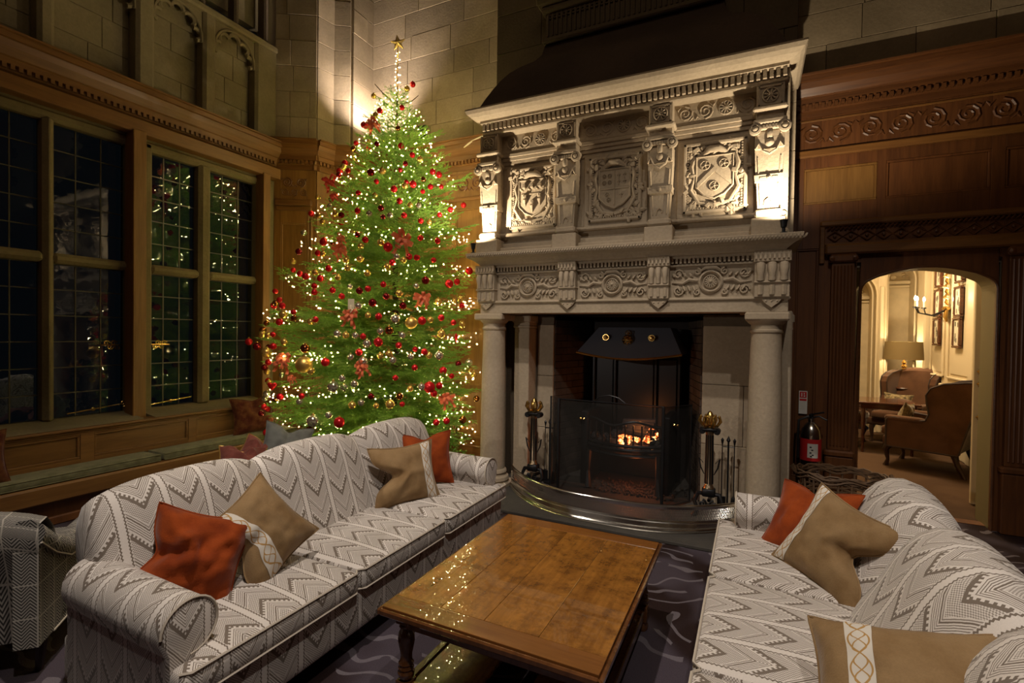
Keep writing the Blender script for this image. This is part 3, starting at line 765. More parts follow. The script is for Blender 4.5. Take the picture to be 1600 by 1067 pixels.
for k, (a, b_) in enumerate(pn):
    cx, cz = (a+b_)/2, 2.955; w_, h_ = .27, .34
    m = MB(); y0 = 4.60
    m.prism(shield_outline(cx, cz, w_+.035, h_+.035), 'y', y0-.045, y0)
    fixn(m.build('shield', S, cp))
    m = MB(); o = shield_outline(cx, cz, w_+.02, h_+.02)
    m.tube([(x, y0-.047, z) for x, z in o+o[:1]], .009, 5)
    y = y0-.046
    if k == 0:
        m.box(cx-w_/2+.01, cx+w_/2-.01, y-.006, y, cz+.035, cz+.045)
        for dx in (-.085, 0, .085):
            leaf(m, cx+dx, cz+.09, PI/2, .06, y, .035); leaf(m, cx+dx-.02, cz+.08, PI*.8, .035, y); leaf(m, cx+dx+.02, cz+.08, PI*.2, .035, y)
        for dx, dz in ((-.08, -.0), (.08, -.0), (0, -.06)):
            m.tube([(cx+dx, y, cz+dz+.03), (cx+dx, y-.01, cz+dz-.02), (cx+dx, y, cz+dz-.08)], [.006, .024, .003], 6)
            leaf(m, cx+dx, cz+dz, PI*.35, .04, y); leaf(m, cx+dx, cz+dz, PI*.65, .04, y)
    elif k == 1:
        m.box(cx-.004, cx+.004, y-.008, y, cz-h_/2+.02, cz+h_/2); m.box(cx-w_/2, cx+w_/2, y-.008, y, cz-.004, cz+.004)
        for dx, dz in ((.04, .12), (.095, .12), (.04, .06), (.095, .06), (.065, -.06)):
            m.box(cx+dx-.003, cx+dx+.003, y-.009, y, cz+dz-.028, cz+dz+.022); m.box(cx+dx-.015, cx+dx+.015, y-.009, y, cz+dz, cz+dz+.006)
        for dx, dz in ((-.045, .12), (-.095, .12), (-.045, .06), (-.095, .06), (-.065, -.05), (-.05, -.10)): rosette(m, (cx+dx, y, cz+dz), .02, 5, .008)
    else:
        m.prism([(cx-w_/2, cz-.08), (cx, cz+.045), (cx+w_/2, cz-.08), (cx+w_/2, cz-.04), (cx, cz+.09), (cx-w_/2, cz-.04)], 'y', y-.012, y)
        for dx, dz in ((-.075, .105), (.075, .105), (0, -.075)): rosette(m, (cx+dx, y, cz+dz), .042, 5, .012)
    m.build('shield_charges', S, cp, kind='stuff', smooth=True)
    # leafy cartouche
    m = MB(); rnd = random.Random(40+k)
    for i in range(96):
        t = i/96*4; sd = int(t); f = t-sd
        hw, hh = .195, .25
        x, z = [(cx-hw+2*hw*f, cz+hh), (cx+hw, cz+hh-2*hh*f), (cx+hw-2*hw*f, cz-hh), (cx-hw, cz-hh+2*hh*f)][sd]
        x += rnd.uniform(-.02, .02); z += rnd.uniform(-.02, .02)
        a_ = rnd.uniform(0, 2*PI); leaf(m, x, z, a_, rnd.uniform(.045, .085), y0-rnd.uniform(.004, .03), rnd.uniform(.022, .038))
    for sx in (-1, 1):
        for zz, r, hd in ((cz+.20, .05, sx), (cz+.02, .038, -sx), (cz-.13, .04, sx), (cz-.225, .042, -sx)):
            pts, rs = spiral((cx+sx*.185 if abs(zz-cz) < .15 else cx+sx*.14, y0-.035, zz), r, 1.5, 'xz', hd, PI/2, .013); m.tube(pts, rs, 6)
        m.tube([(cx+sx*.16, y0-.03, cz+.19), (cx+sx*.185, y0-.05, cz+.1), (cx+sx*.165, y0-.04, cz), (cx+sx*.19, y0-.05, cz-.1), (cx+sx*.12, y0-.03, cz-.21), (cx, y0-.045, cz-.235)], [.014, .022, .014, .02, .018, .022], 7)
    m.tube([(cx-.1, y0-.03, cz+.2), (cx-.04, y0-.06, cz+.235), (cx+.04, y0-.06, cz+.235), (cx+.1, y0-.03, cz+.2)], [.015, .03, .03, .015], 7)
    m.build('leaf_cartouche', S, cp, kind='stuff', smooth=50)
# term pilasters
for k, x in enumerate(px):
    p = MB(); wt_, wb_ = .105, .075
    yf = 4.47
    def tp(z, f=0): return wb_+(wt_-wb_)*(z-2.62)/(3.12-2.62)+f
    def taper(m, z0, z1, y, f0=0, f1=0):
        a, c = tp(z0, f0), tp(z1, f1)
        m.add([(x-a, y, z0), (x+a, y, z0), (x+c, y-.02*(z1-z0)/.5, z1), (x-c, y-.02*(z1-z0)/.5, z1), (x-a, 4.61, z0), (x+a, 4.61, z0), (x+c, 4.61, z1), (x-c, 4.61, z1)],
              [(0, 1, 2, 3), (1, 5, 6, 2), (4, 0, 3, 7), (3, 2, 6, 7), (1, 0, 4, 5)])
    taper(p, 2.62, 2.845, yf+.02); taper(p, 2.845, 2.90, yf-.012, .012, .014); taper(p, 2.90, 3.10, yf, .004, .0)
    p.box(x-.10, x+.10, yf-.03, 4.6, 2.56, 2.62, .015).box(x-.12, x+.12, yf-.05, 4.6, 2.39, 2.55, .006)
    # capital block
    p.box(x-.105, x+.105, yf-.03, 4.6, 3.10, 3.24, .004).box(x-.12, x+.12, yf-.06, 4.6, 3.29, 3.33, .01).box(x-.125, x+.125, yf-.07, 4.6, 3.39, 3.43, .014)
    p.box(x-.10, x+.10, yf-.02, 4.6, 3.24, 3.61, .004)
    po = p.build('term_pilaster', S, cp)
    m = MB()
    for s_ in (-1, 1):
        m.lathe([(.04, 0), (.045, -.03), (.045, -.05), (.03, -.055), (.028, -.045), (.012, -.06), (.001, -.062)], (x+s_*.105, yf-.01, 3.255), 14, 'y')
        m.tube([(x+s_*tp(2.66, -.02), yf+.016, 2.66), (x+s_*tp(2.83, -.02), yf+.01, 2.83)], .006, 4)
        m.tube([(x+s_*tp(2.91, -.018), yf-.004, 2.91), (x+s_*tp(3.04, -.018), yf-.008, 3.04)], .006, 4)
        m.lathe([(.010, 0), (.001, -.006)], (x+s_*.08, yf-.03, 3.215), 6, 'y')
    m.box(x-.07, x+.07, yf-.05, yf, 3.245, 3.285, .008)
    for i in range(5): m.box(x-.05+i*.022, x-.038+i*.022, yf-.055, yf-.04, 3.25, 3.28)
    m.tube([(x-.10, yf-.035, 3.10), (x-.075, yf-.036, 3.14), (x-.05, yf-.036, 3.085), (x, yf-.036, 3.055), (x+.05, yf-.036, 3.085), (x+.075, yf-.036, 3.14), (x+.10, yf-.035, 3.10)], .011, 6)
    m.lathe([(.034, 0), (.034, -.012), (.026, -.024), (.001, -.034)], (x, yf-.02, 3.145), 14, 'y')
    m.box(x-.02, x+.02, yf-.05, yf-.02, 3.18, 3.25, .005)
    m.lathe([(.018, 0), (.018, -.01), (.001, -.02)], (x, yf-.01, 2.872), 10, 'y')
    m.box(x-.065, x-.022, yf-.018, yf, 2.865, 2.88).box(x+.022, x+.065, yf-.018, yf, 2.865, 2.88)
    m.tube([(x-.03, yf+.014, 2.66), (x-.022, yf+.01, 2.70), (x, yf+.006, 2.715), (x+.022, yf+.01, 2.70), (x+.018, yf+.012, 2.675)], .005, 5)
    rosette(m, (x, yf-.02, 3.52), .062, 9, .014)
    for q in ((-.085, .085, 3.445, 3.455), (-.085, .085, 3.585, 3.595), (-.085, -.075, 3.445, 3.595), (.075, .085, 3.445, 3.595)): m.box(x+q[0], x+q[1], yf-.03, yf-.01, q[2], q[3])
    m.build('pilaster_carving', S, po, kind='stuff', smooth=50)
# ---- mantel entablature
m = MB()
def run(m, pr, x0, x1, yb, ret=True):
    vs, fs = [], []
    for d, z in pr: vs += [(x0-d, 4.95, z), (x0-d, yb-d, z), (x1+d, yb-d, z), (x1+d, 4.95, z)]
    for i in range(len(pr)-1):
        for k in range(3): a = i*4+k; fs.append((a, a+1, a+5, a+4))
    fs += [tuple(4*(len(pr)-1)+k for k in range(4)), (3, 2, 1, 0)]; m.add(vs, fs)
run(m, [(0, 2.27), (.02, 2.275), (.03, 2.29), (.07, 2.32), (.10, 2.335), (.125, 2.345), (.125, 2.365), (.13, 2.385), (.125, 2.39)], -2.455, .205, 4.38)
m.build('mantel_shelf', S, cp)
m = MB()
for i in range(118):
    x = -2.57+i*.0248; m.tube([(x, 4.252, 2.345), (x+.012, 4.244, 2.36), (x+.022, 4.252, 2.376)], [.005, .009, .005], 4)
m.build('leaf_edge', 'stone_fire', cp, kind='stuff')
m = MB(); m.box(-2.50, .25, 4.42, 4.66, 1.80, 1.90, .003).box(-2.515, .265, 4.40, 4.66, 1.895, 1.925, .01).box(-2.49, .24, 4.44, 4.9, 1.92, 2.27)
m.box(-2.51, .26, 4.405, 4.66, 2.185, 2.205, .006).box(-2.51, .26, 4.43, 4.66, 2.205, 2.27)
m.box(-2.50, -2.20, 4.6, 5.05, 1.80, 1.92).box(-.10, .25, 4.6, 5.05, 1.80, 1.92)
m.build('lintel', S, cp)
m = MB(); x = -2.50
while x < .24: m.box(x, x+.018, 4.39, 4.44, 2.212, 2.25); x += .034
m.box(-2.51, .26, 4.385, 4.45, 2.25, 2.272)
m.build('dentil_row', S, cp, kind='stuff')
bx_ = [(-2.515, -2.32), (-1.635, -1.475), (-.815, -.645), (.01, .255)]
for a, b_ in bx_:
    m = MB(); m.box(a, b_, 4.365, 4.46, 2.035, 2.19, .004).box(a-.008, b_+.008, 4.345, 4.46, 2.19, 2.275, .004).box(a, b_, 4.37, 4.46, 1.915, 2.035, .004); m.box(a-.005, b_+.005, 4.35, 4.46, 2.025, 2.04, .005)
    br = m.build('bracket_block', S, cp)
    m = MB(); k = 3; w_ = (b_-a)/k
    for i in range(k):
        xc = a+w_*(i+.5); m.tube([(xc, 4.36, 2.175), (xc, 4.345, 2.14), (xc, 4.352, 2.09), (xc, 4.362, 2.05)], [w_*.40, w_*.42, w_*.30, w_*.36], 8)
        m.tube([(xc, 4.367, 2.01), (xc, 4.367, 1.935)], w_*.24, 6)
    xc = (a+b_)/2; m.prism([(xc-.07, 1.90), (xc+.07, 1.90), (xc+.045, 1.87), (xc, 1.835), (xc-.045, 1.87)], 'y', 4.39, 4.425)
    for dx in (-.04, 0, .04): m.lathe([(.013, 0), (.001, -.012)], (xc+dx, 4.392, 1.885), 6, 'y')
    x = a
    while x < b_: m.box(x, x+.016, 4.33, 4.35, 2.212, 2.25); x += .032
    m.build('bracket_carving', S, br, kind='stuff', smooth=50)
for a, b_ in zip(bx_, bx_[1:]):
    x0, x1 = a[1], b_[0]; xc = (x0+x1)/2; zc = 2.055; y = 4.44
    m = MB(); m.lathe([(.095, 0), (.095, -.02), (.082, -.03), (.072, -.018), (.068, -.005)], (xc, y, zc), 22, 'y', cap=False)
    rosette(m, (xc, y, zc), .058, 14, .022)
    for sx in (-1, 1):
        for sz in (-1, 1):
            pts, rs = spiral((xc+sx*.105, y-.015, zc+sz*.085), .03, 1.4, 'xz', sx*sz, PI/2, .010, n=12); m.tube(pts, rs, 5)
            pts, rs = spiral((xc+sx*.255, y-.012, zc+sz*.07), .042, 1.6, 'xz', -sx*sz, 0, .010, n=14); m.tube(pts, rs, 5)
        m.tube([(xc+sx*.10, y-.01, zc+.01), (xc+sx*.17, y-.02, zc+.02), (xc+sx*.22, y-.01, zc-.01), (xc+sx*.31, y-.01, zc)], [.012, .018, .012, .004], 6)
        for i in range(4): leaf(m, xc+sx*(.14+.04*i), zc-.03, -PI/2-sx*.5, .06, y-.002, .018)
        for i in range(4): leaf(m, xc+sx*(.14+.045*i), zc+.04, PI/2-sx*.6, .05, y-.002, .016)
    m.tube([(xc-.09, y-.01, zc+.085), (xc-.04, y-.02, zc+.115), (xc+.04, y-.02, zc+.115), (xc+.09, y-.01, zc+.085)], [.008, .014, .014, .008], 6)
    m.build('carved_cartouche', S, cp, kind='stuff', smooth=50)
# ---- columns
cpf = [(.175, 0), (.175, .07), (.165, .08), (.175, .10), (.168, .13), (.145, .145), (.14, .16), (.15, .175), (.145, .195), (.128, .21), (.128, .7), (.122, 1.2), (.112, 1.63), (.122, 1.64), (.124, 1.655), (.114, 1.665), (.114, 1.70), (.135, 1.715), (.15, 1.735)]
for x in (-2.405, .105):
    c = thing('column'); c.parent = cp
    MB().lathe(cpf, (x, 4.55, 0), 32).build('shaft', S, c, smooth=35)
    MB().box(x-.16, x+.16, 4.40, 4.72, 1.733, 1.80, .012).build('abacus', S, c)
    MB().box(x-.18, x+.18, 4.37, 4.74, 0, .07, .01).build('plinth', S, c)
for x in (-2.205, .215):
    m = MB(); m.box(x-.085, x+.085, 4.80, 5.05, .12, 1.66, .006).box(x-.10, x+.10, 4.78, 5.06, 0, .13, .012).box(x-.095, x+.095, 4.785, 5.06, 1.66, 1.69, .008).box(x-.105, x+.105, 4.77, 5.06, 1.72, 1.80, .012).box(x-.09, x+.09, 4.79, 5.06, 1.69, 1.72)
    m.build('rear_pilaster', S, cp)
# stone cheeks either side of the fire opening
for x0, x1 in ((-2.10, -1.915), (-.415, .13)):
    bl(cp, x0, x1, .03, 1.70, 5.02, .56, .3, .5, S, jog=.002)
    MB().box(x0, x1, 4.99, 5.05, 1.70, 1.80).build('cheek_head', 'stone_breast', cp)
# outer side returns
MB().box(-2.60, -2.50, 4.68, 5.05, 0, 1.82, .01).build('side_return', S, cp)
MB().box(.20, .30, 4.68, 5.05, 0, 1.82, .01).build('side_return', S, cp)
# ---- firebox
fb = thing('fire_recess'); fb.parent = cp
MB().box(-1.93, -.40, 5.76, 5.80, 0, 1.9).box(-2.0, -1.93, 5.0, 5.8, 0, 1.9).box(-.40, -.33, 5.0, 5.8, 0, 1.9).box(-2.0, -.33, 5.15, 5.8, 1.80, 1.85).build('recess_lining', 'coal', fb)
def cheek(xa, ya, xb, yb):
    L = math.hypot(xb-xa, yb-ya); an = math.atan2(yb-ya, xb-xa)
    def f():
        z = .03
        r = 0
        while z < 1.75:
            x = -(.11 if r % 2 else 0)
            while x < L:
                a, c = max(0, x), min(L, x+.22)
                if c-a > .02: MB().box(a+.002, c-.002, -.012, .03, z+.002, z+.073, .003).build('brick', 'brick', fb)
                x += .22
            z += .075; r += 1
    obs = built(f)
    xform(obs, (xa, ya, 0), an)
cheek(-1.915, 5.02, -1.72, 5.70); cheek(-.61, 5.70, -.42, 5.02)
MB().box(-1.9, -.43, 5.0, 5.76, .0, .035, .004).build('recess_floor', 'hearth', fb)
# ---- cast iron fireback panel, grate, canopy
gr = thing('fire_grate', 'black iron basket grate of glowing coals inside the stone fireplace', 'grate', (0, 0, 0))
m = MB(); m.box(-1.62, -.66, 5.50, 5.56, .05, 1.5, .01)
for a, b_ in ((-1.58, -1.38), (-1.34, -.94), (-.90, -.70)): m.box(a, b_, 5.47, 5.51, .6, 1.35, .012)
for x in (-1.60, -1.36, -.92, -.68): m.box(x-.015, x+.015, 5.44, 5.51, .3, 1.45, .006)
m.build('fireback', 'iron', gr)
def arcp(z, n=17, y=4.96, bow=.16, x0=-1.58, x1=-.72, dz=0):
    return [(x0+(x1-x0)*i/(n-1), y-bow*math.sin(PI*i/(n-1))+.10, z+dz*math.sin(PI*i/(n-1))) for i in range(n)]
m = MB(); m.tube(arcp(.50), .018, 6).tube(arcp(.46), .022, 6).tube(arcp(.40), .014, 6)
tp_ = arcp(.72, 25)
tp_ = [(x, y, z+.025*math.sin((x+1.58)*14)) for x, y, z in tp_]; m.tube(tp_, .013, 6)
m.build('grate_bars', 'iron', gr, smooth=True)
for i, p in enumerate(arcp(0, 12)):
    MB().tube([(p[0], p[1], .45), (p[0], p[1], .71)], .009, 6).lathe([(.014, 0), (.014, .02)], (p[0], p[1], .57), 6).build('upright_bar', 'iron', gr)
m = MB(); m.prism([(x, y) for x, y, z in arcp(0)]+[(-.72, 5.5), (-1.58, 5.5)], 'z', .39, .42); m.box(-1.60, -1.52, 5.0, 5.5, .03, .8, .01).box(-.78, -.70, 5.0, 5.5, .03, .8, .01)
for x in (-1.5, -.8): m.tube([(x, 4.98, .42), (x, 4.95, .2), (x+.02, 4.90, .04)], [.03, .02, .035], 6)
fixn(m.build('grate_basket', 'iron', gr))
m = MB(); rnd = random.Random(3)
def lump(m, c, r, rnd, n=7):
    pr = [(r*.5, -r*.8), (r*.95, -r*.3), (r, .1*r), (r*.7, r*.65), (.001, r*.85)]
    b = len(m.v); m.lathe(pr, c, n)
    for i in range(b, len(m.v)): m.v[i] = tuple(q+rnd.uniform(-.22, .22)*r for q in m.v[i])
for i in range(34):
    o = MB(); lump(o, (rnd.uniform(-1.48, -.82), rnd.uniform(4.98, 5.3), .46+rnd.uniform(0, .10)), rnd.uniform(.035, .055), rnd); o.build('coal', 'coal', gr)
for i in range(22):
    o = MB(); lump(o, (rnd.uniform(-1.18, -.86), rnd.uniform(4.96, 5.15), .50+rnd.uniform(0, .13)), rnd.uniform(.03, .05), rnd); o.build('glowing_coal', 'ember', gr)
o = MB()
for i in range(5): o.tube([(rnd.uniform(-1.2, -1.05), 5.05+.03*i, .62+.02*i), (rnd.uniform(-.95, -.85), 5.0+.04*i, .60+.03*i)], [.03, .035], 7)
o.build('burning_log', 'coal', gr)
m = MB()
for i in range(260): lump(m, (rnd.gauss(-1.05, .2), rnd.uniform(4.85, 5.3), .045), rnd.uniform(.006, .018), rnd, 5)
m.build('ash', 'brick', gr, kind='stuff')
lamp('fire_glow', 'POINT', (-1.0, 5.02, .70), 4.0, (1, .30, .06), shadow_soft_size=.10)
lamp('fire_glow', 'POINT', (-1.0, 4.95, .30), 5.0, (1, .22, .05), shadow_soft_size=.05)
# canopy
cn = thing('fire_canopy', 'black steel smoke canopy with brass bosses hanging over the grate', 'canopy')
n_ = 17; vs = []
for i in range(n_):
    t = i/(n_-1); bw = math.sin(PI*t)
    vs.append((-1.665+1.06*t, 5.02-.10*bw, 1.415-.055*bw+.02*math.sin(3*PI*t)*0))
for i in range(n_):
    t = i/(n_-1); vs.append((-1.48+.74*t, 5.20-.03*math.sin(PI*t), 1.68))
m = MB(); m.add(vs, [(i, i+1, n_+i+1, n_+i) for i in range(n_-1)])
m.add([vs[0], vs[n_], (-1.48, 5.7, 1.68), (-1.665, 5.7, 1.42)], [(0, 1, 2, 3)]); m.add([vs[n_-1], vs[-1], (-.74, 5.7, 1.68), (-.605, 5.7, 1.42)], [(3, 2, 1, 0)])
m.build('canopy_plate', 'canopy' if 'canopy' in MT else 'iron', cn, smooth=True)
m = MB(); m.tube(vs[:n_], .012, 6); m.build('brass_lip', 'brass', cn, smooth=True)
m = MB()
for x in (-1.365, -.90):
    m.lathe([(.032, 0), (.034, -.012), (.026, -.012), (.022, -.03), (.001, -.036)], (x, 5.065, 1.575), 14, 'y')
rosette(m, (-1.135, 5.055, 1.55), .055, 8, .03); m.lathe([(.03, 0), (.035, -.03), (.02, -.05), (.001, -.055)], (-1.135, 5.06, 1.555), 12, 'y'); rosette(m, (-1.135, 5.09, 1.62), .035, 6, .02)
m.build('brass_bosses', 'brass', cn, smooth=True)
# ---- fire screen
fs_ = thing('fire_screen', 'three fold black mesh spark guard standing before the grate', 'fire screen')
def leafpanel(a, b_, z0, z1):
    a, b_ = Vector((*a, 0)), Vector((*b_, 0))
    fr_ = MB(); c = [(a.x, a.y, z0), (b_.x, b_.y, z0), (b_.x, b_.y, z1), (a.x, a.y, z1), (a.x, a.y, z0)]
    fr_.tube(c, .009, 4); o = fr_.build('screen_frame', 'iron', fs_)
    d = (b_-a); mm = MB(); mm.add([(a.x, a.y, z0), (b_.x, b_.y, z0), (b_.x, b_.y, z1), (a.x, a.y, z1)], [(0, 1, 2, 3)])
    mm.build('mesh_panel', 'mesh', o)
leafpanel((-1.70, 4.62), (-.70, 4.60), .045, .96); leafpanel((-1.83, 4.72), (-1.705, 4.62), .045, .97); leafpanel((-.695, 4.60), (-.50, 4.93), .045, .955)
m = MB(); m.tube([(-1.35, 4.615, .965), (-1.29, 4.61, 1.01), (-1.2, 4.61, 1.03), (-1.11, 4.61, 1.01), (-1.05, 4.61, .965)], .006, 6); m.build('handle', 'iron', fs_, smooth=True)
for x, y in ((-1.70, 4.60), (-.70, 4.58)):
    m = MB(); m.box(x-.012, x+.012, y-.012, y+.012, .045, .965, .003); m.build('screen_post', 'iron', fs_)
    for i in (0, ): 
        z = .80 if x < -1 else .74
for x in (-1.47, -.62):
    m = MB(); m.lathe([(.012, 0), (.012, -.012), (.001, -.018)], (x, 4.60 if x < -1 else 4.70, .79), 8, 'y').lathe([(.01, 0), (.01, -.012), (.001, -.018)], (x+.03, 4.60 if x < -1 else 4.70, .79), 8, 'y')
    m.build('brass_knob', 'brass', fs_, kind='stuff')
# ---- hearth and fender
hs = MB(); hs.box(-2.42, .12, 3.93, 5.02, 0, .03, .006); tag(hs.build('hearth_slab', 'hearth'), 'dark stone hearth slab in front of the fireplace under the steel fender', 'hearth')
fd = thing('fender', 'curved pierced brass and steel fender along the front of the hearth', 'fender')
def fcurve(off=0, n=61):
    pts = []
    for i in range(n):
        t = i/(n-1); x = -2.20+2.24*t; s = 2*t-1
        y = 4.60-.55*(1-abs(s)**2.6)
        pts.append((x, y-off))
    return pts
fc = fcurve()
def ribbonstrip(m, off0, z0, off1, z1, pts=fc):
    vs = [(x, y-off0, z0) for x, y in pts]+[(x, y-off1, z1) for x, y in pts]; n = len(pts)
    m.add(vs, [(i, i+1, n+i+1, n+i) for i in range(n-1)])
m = MB(); m.tube([(x, y, .235) for x, y in fc], .011, 8).tube([(x, y-.03, .05) for x, y in fc], .016, 8).tube([(x, y-.012, .10) for x, y in fc], .007, 6)
ribbonstrip(m, .0, .225, .0, .205); ribbonstrip(m, .012, .12, .03, .045); ribbonstrip(m, .05, .034, .03, .05); m.build('fender_rail', 'steel', fd, smooth=True)
m = MB(); L = len(fc)
for i in range(0, 180):
    t = i/180*(L-1.001); k = int(t); f = t-k; x = fc[k][0]*(1-f)+fc[k+1][0]*f; y = fc[k][1]*(1-f)+fc[k+1][1]*f
    t2 = min((i+2)/180*(L-1.001), L-1.001); k2 = int(t2); f2 = t2-k2; x2 = fc[k2][0]*(1-f2)+fc[k2+1][0]*f2; y2 = fc[k2][1]*(1-f2)+fc[k2+1][1]*f2
    m.tube([(x, y, .118), (x2, y2, .205)], .0022, 3, cap=False); m.tube([(x2, y2, .118), (x, y, .205)], .0022, 3, cap=False)
m.build('pierced_gallery', 'steel', fd, kind='stuff')
# ---- andirons
def andiron(x, y, label):
    t = thing('andiron', label, 'andiron', (x, y, .03), 0, 'andirons beside the fire screen')
    m = MB(); h = .78
    m.lathe([(.045, .24), (.04, .26), (.032, .27), (.028, .70), (.034, .72), (.036, .74)], (0, 0, 0), 14); 
    a = m.build('fluted_shaft', 'ironp', t, smooth=True)
    m = MB()
    for k in range(10): an = 2*PI*k/10; m.tube([(.031*math.cos(an), .031*math.sin(an), .28), (.027*math.cos(an), .027*math.sin(an), .71)], .0065, 4)
    m.build('flutes', 'iron', a, kind='stuff')
    m = MB(); m.box(-.055, .055, -.045, .045, .17, .24, .01).box(-.06, .06, -.05, .05, .745, .77, .006)
    for s in (-1, 1):
        m.lathe([(.024, -.045), (.028, -.04), (.028, .04), (.024, .045)], (s*.06, 0, .745), 12, 'y')
        m.tube([(s*.03, 0, .19), (s*.09, -.01, .19), (s*.115, -.03, .12), (s*.085, -.05, .06), (s*.12, -.07, .0)], [.022, .02, .018, .016, .024], 7)
        pts, rs = spiral((s*.045, -.045, .11), .035, 1.4, 'xz', s, PI/2, .011); m.tube(pts, rs, 6)
        m.tube([(s*.05, 0, .46), (s*.085, 0, .50), (s*.07, 0, .42), (s*.04, 0, .36)], [.004, .009, .007, .004], 5)
    m.tube([(0, .03, .12), (0, .2, .10), (0, .42, .09)], .016, 6)
    m.build('scroll_base', 'iron', t, smooth=50, kind='stuff')
    m = MB(); m.lathe([(.006, .79), (.03, .80), (.038, .835), (.034, .875), (.015, .91), (.001, .92)], (0, 0, 0), 14); m.lathe([(.02, .765), (.024, .78), (.012, .79), (.006, .80)], (0, 0, 0), 12)
    for k in range(6):
        an = 2*PI*k/6
        P = [(.02*math.cos(an), .02*math.sin(an), .785), (.06*math.cos(an), .06*math.sin(an), .79), (.085*math.cos(an), .085*math.sin(an), .83), (.075*math.cos(an), .075*math.sin(an), .87), (.06*math.cos(an), .06*math.sin(an), .86)]
        m.tube(P, [.01, .014, .017, .014, .008], 6)
        m.lathe([(.001, -.014), (.013, 0), (.001, .014)], P[3], 8)
    m.build('brass_finial', 'brass', t, smooth=True)
    return t
andiron(-1.99, 4.66, 'iron andiron with brass pineapple finial left of the fire screen')
andiron(-.315, 4.66, 'iron andiron with brass pineapple finial right of the fire screen')
# fireside tools behind the andirons
def toolset(x, y, label):
    t = thing('fire_tool_stand', label, 'fire tools', (x, y, .03), 0)
    MB().lathe([(.06, 0), (.06, .015), (.012, .03), (.008, .05), (.008, .62), (.018, .64), (.001, .68)], (0, 0, 0), 12).tube([(-.05, 0, .58), (.05, 0, .58)], .005, 5).build('stand', 'iron', t, smooth=40)
    for s in (-1, 1):
        m = MB(); m.tube([(s*.05, 0, .60), (s*.05, 0, .12)], .005, 5).lathe([(.001, .66), (.014, .64), (.006, .60)], (s*.05, 0, 0), 8)
        if s < 0: m.box(s*.05-.035, s*.05+.035, -.006, .006, .02, .13, .003)
        else: m.lathe([(.02, .03), (.028, .05), (.018, .12), (.005, .14)], (s*.05, 0, 0), 8)
        m.build('shovel' if s < 0 else 'brush', 'iron', t)
toolset(-.17, 4.85, 'iron fireside tools standing behind the right andiron')
toolset(-1.90, 4.88, 'iron fireside tools standing behind the left andiron')
# uplight fixtures on the mantel shelf
for x, lb in ((.20, 'small dark uplight on the right end of the mantel shelf'), (-2.515, 'small dark uplight on the left end of the mantel shelf')):
    t = thing('uplight', lb, 'lamp', (x, 4.285, 2.39))
    MB().lathe([(.028, 0), (.028, .008), (.012, .014), (.012, .04), (.02, .045), (.026, .09), (.030, .10)], (0, 0, 0), 12).build('housing', 'iron', t, smooth=40)
    MB().lathe([(.001, .095), (.024, .096)], (0, 0, 0), 12, cap=False).build('lens', 'white', t)
tag(MB().tube([(-3.55, YB-.06, 3.86), (-3.2, YB-.16, 3.99), (-2.9, YB-.17, 4.055), (-2.66, YB-.16, 4.12)], .012, 6).build('cable', 'ivory', smooth=True), 'pale cable running along the oak cornice left of the chimneypiece', 'cable')
tag(MB().box(-4.10, -3.97, YB-.06, YB-.02, 4.15, 4.37, .008).build('junction_box', 'black'), 'black electrical box on the stone wall right of the tree top', 'box')
# ================================================================== SOFT FURNITURE
def softbox(m, x0, x1, y0, y1, z0, z1, r=.04, crown=.02, n=10, uvf=None, crownb=0):
    """rounded, slightly crowned cushion with UVs in metres"""
    cx, cy, cz = (x0+x1)/2, (y0+y1)/2, (z0+z1)/2; hx, hy, hz = (x1-x0)/2, (y1-y0)/2, (z1-z0)/2
    r = min(r, hx*.98, hy*.98, hz*.98)
    def warp(t): return math.copysign(1-(1-abs(t))**1.5, t)
    def P(a, b, c):
        p = Vector((a*hx, b*hy, c*hz)); q = Vector((max(-hx+r, min(hx-r, p.x)), max(-hy+r, min(hy-r, p.y)), max(-hz+r, min(hz-r, p.z))))
        d = p-q
        if d.length > 1e-9: p = q + d.normalized()*r
        k = (1-a*a)*(1-b*b); p.z += crown*k*max(0, c) - crownb*k*max(0, -c)
        return Vector((cx, cy, cz))+p
    for ax, sg in ((2, 1), (2, -1), (0, 1), (0, -1), (1, 1), (1, -1)):
        def fn(u, v):
            a, b = warp(2*u-1), warp(2*v-1); t = [0, 0, 0]; t[ax] = sg; t[(ax+1) % 3] = a if sg > 0 else -a; t[(ax+2) % 3] = b
            return P(*t)
        def uf(u, v):
            p = fn(u, v)
            return uvf(p, ax) if uvf else ((p.y, p.x) if ax == 2 else (p.y, p.z) if ax == 0 else (p.x, p.z))
        m.grid(fn, n, n, uf)
    return m
def pipe_loop(m, pts, r=.006): m.tube(pts+pts[:1], r, 5, cap=False)

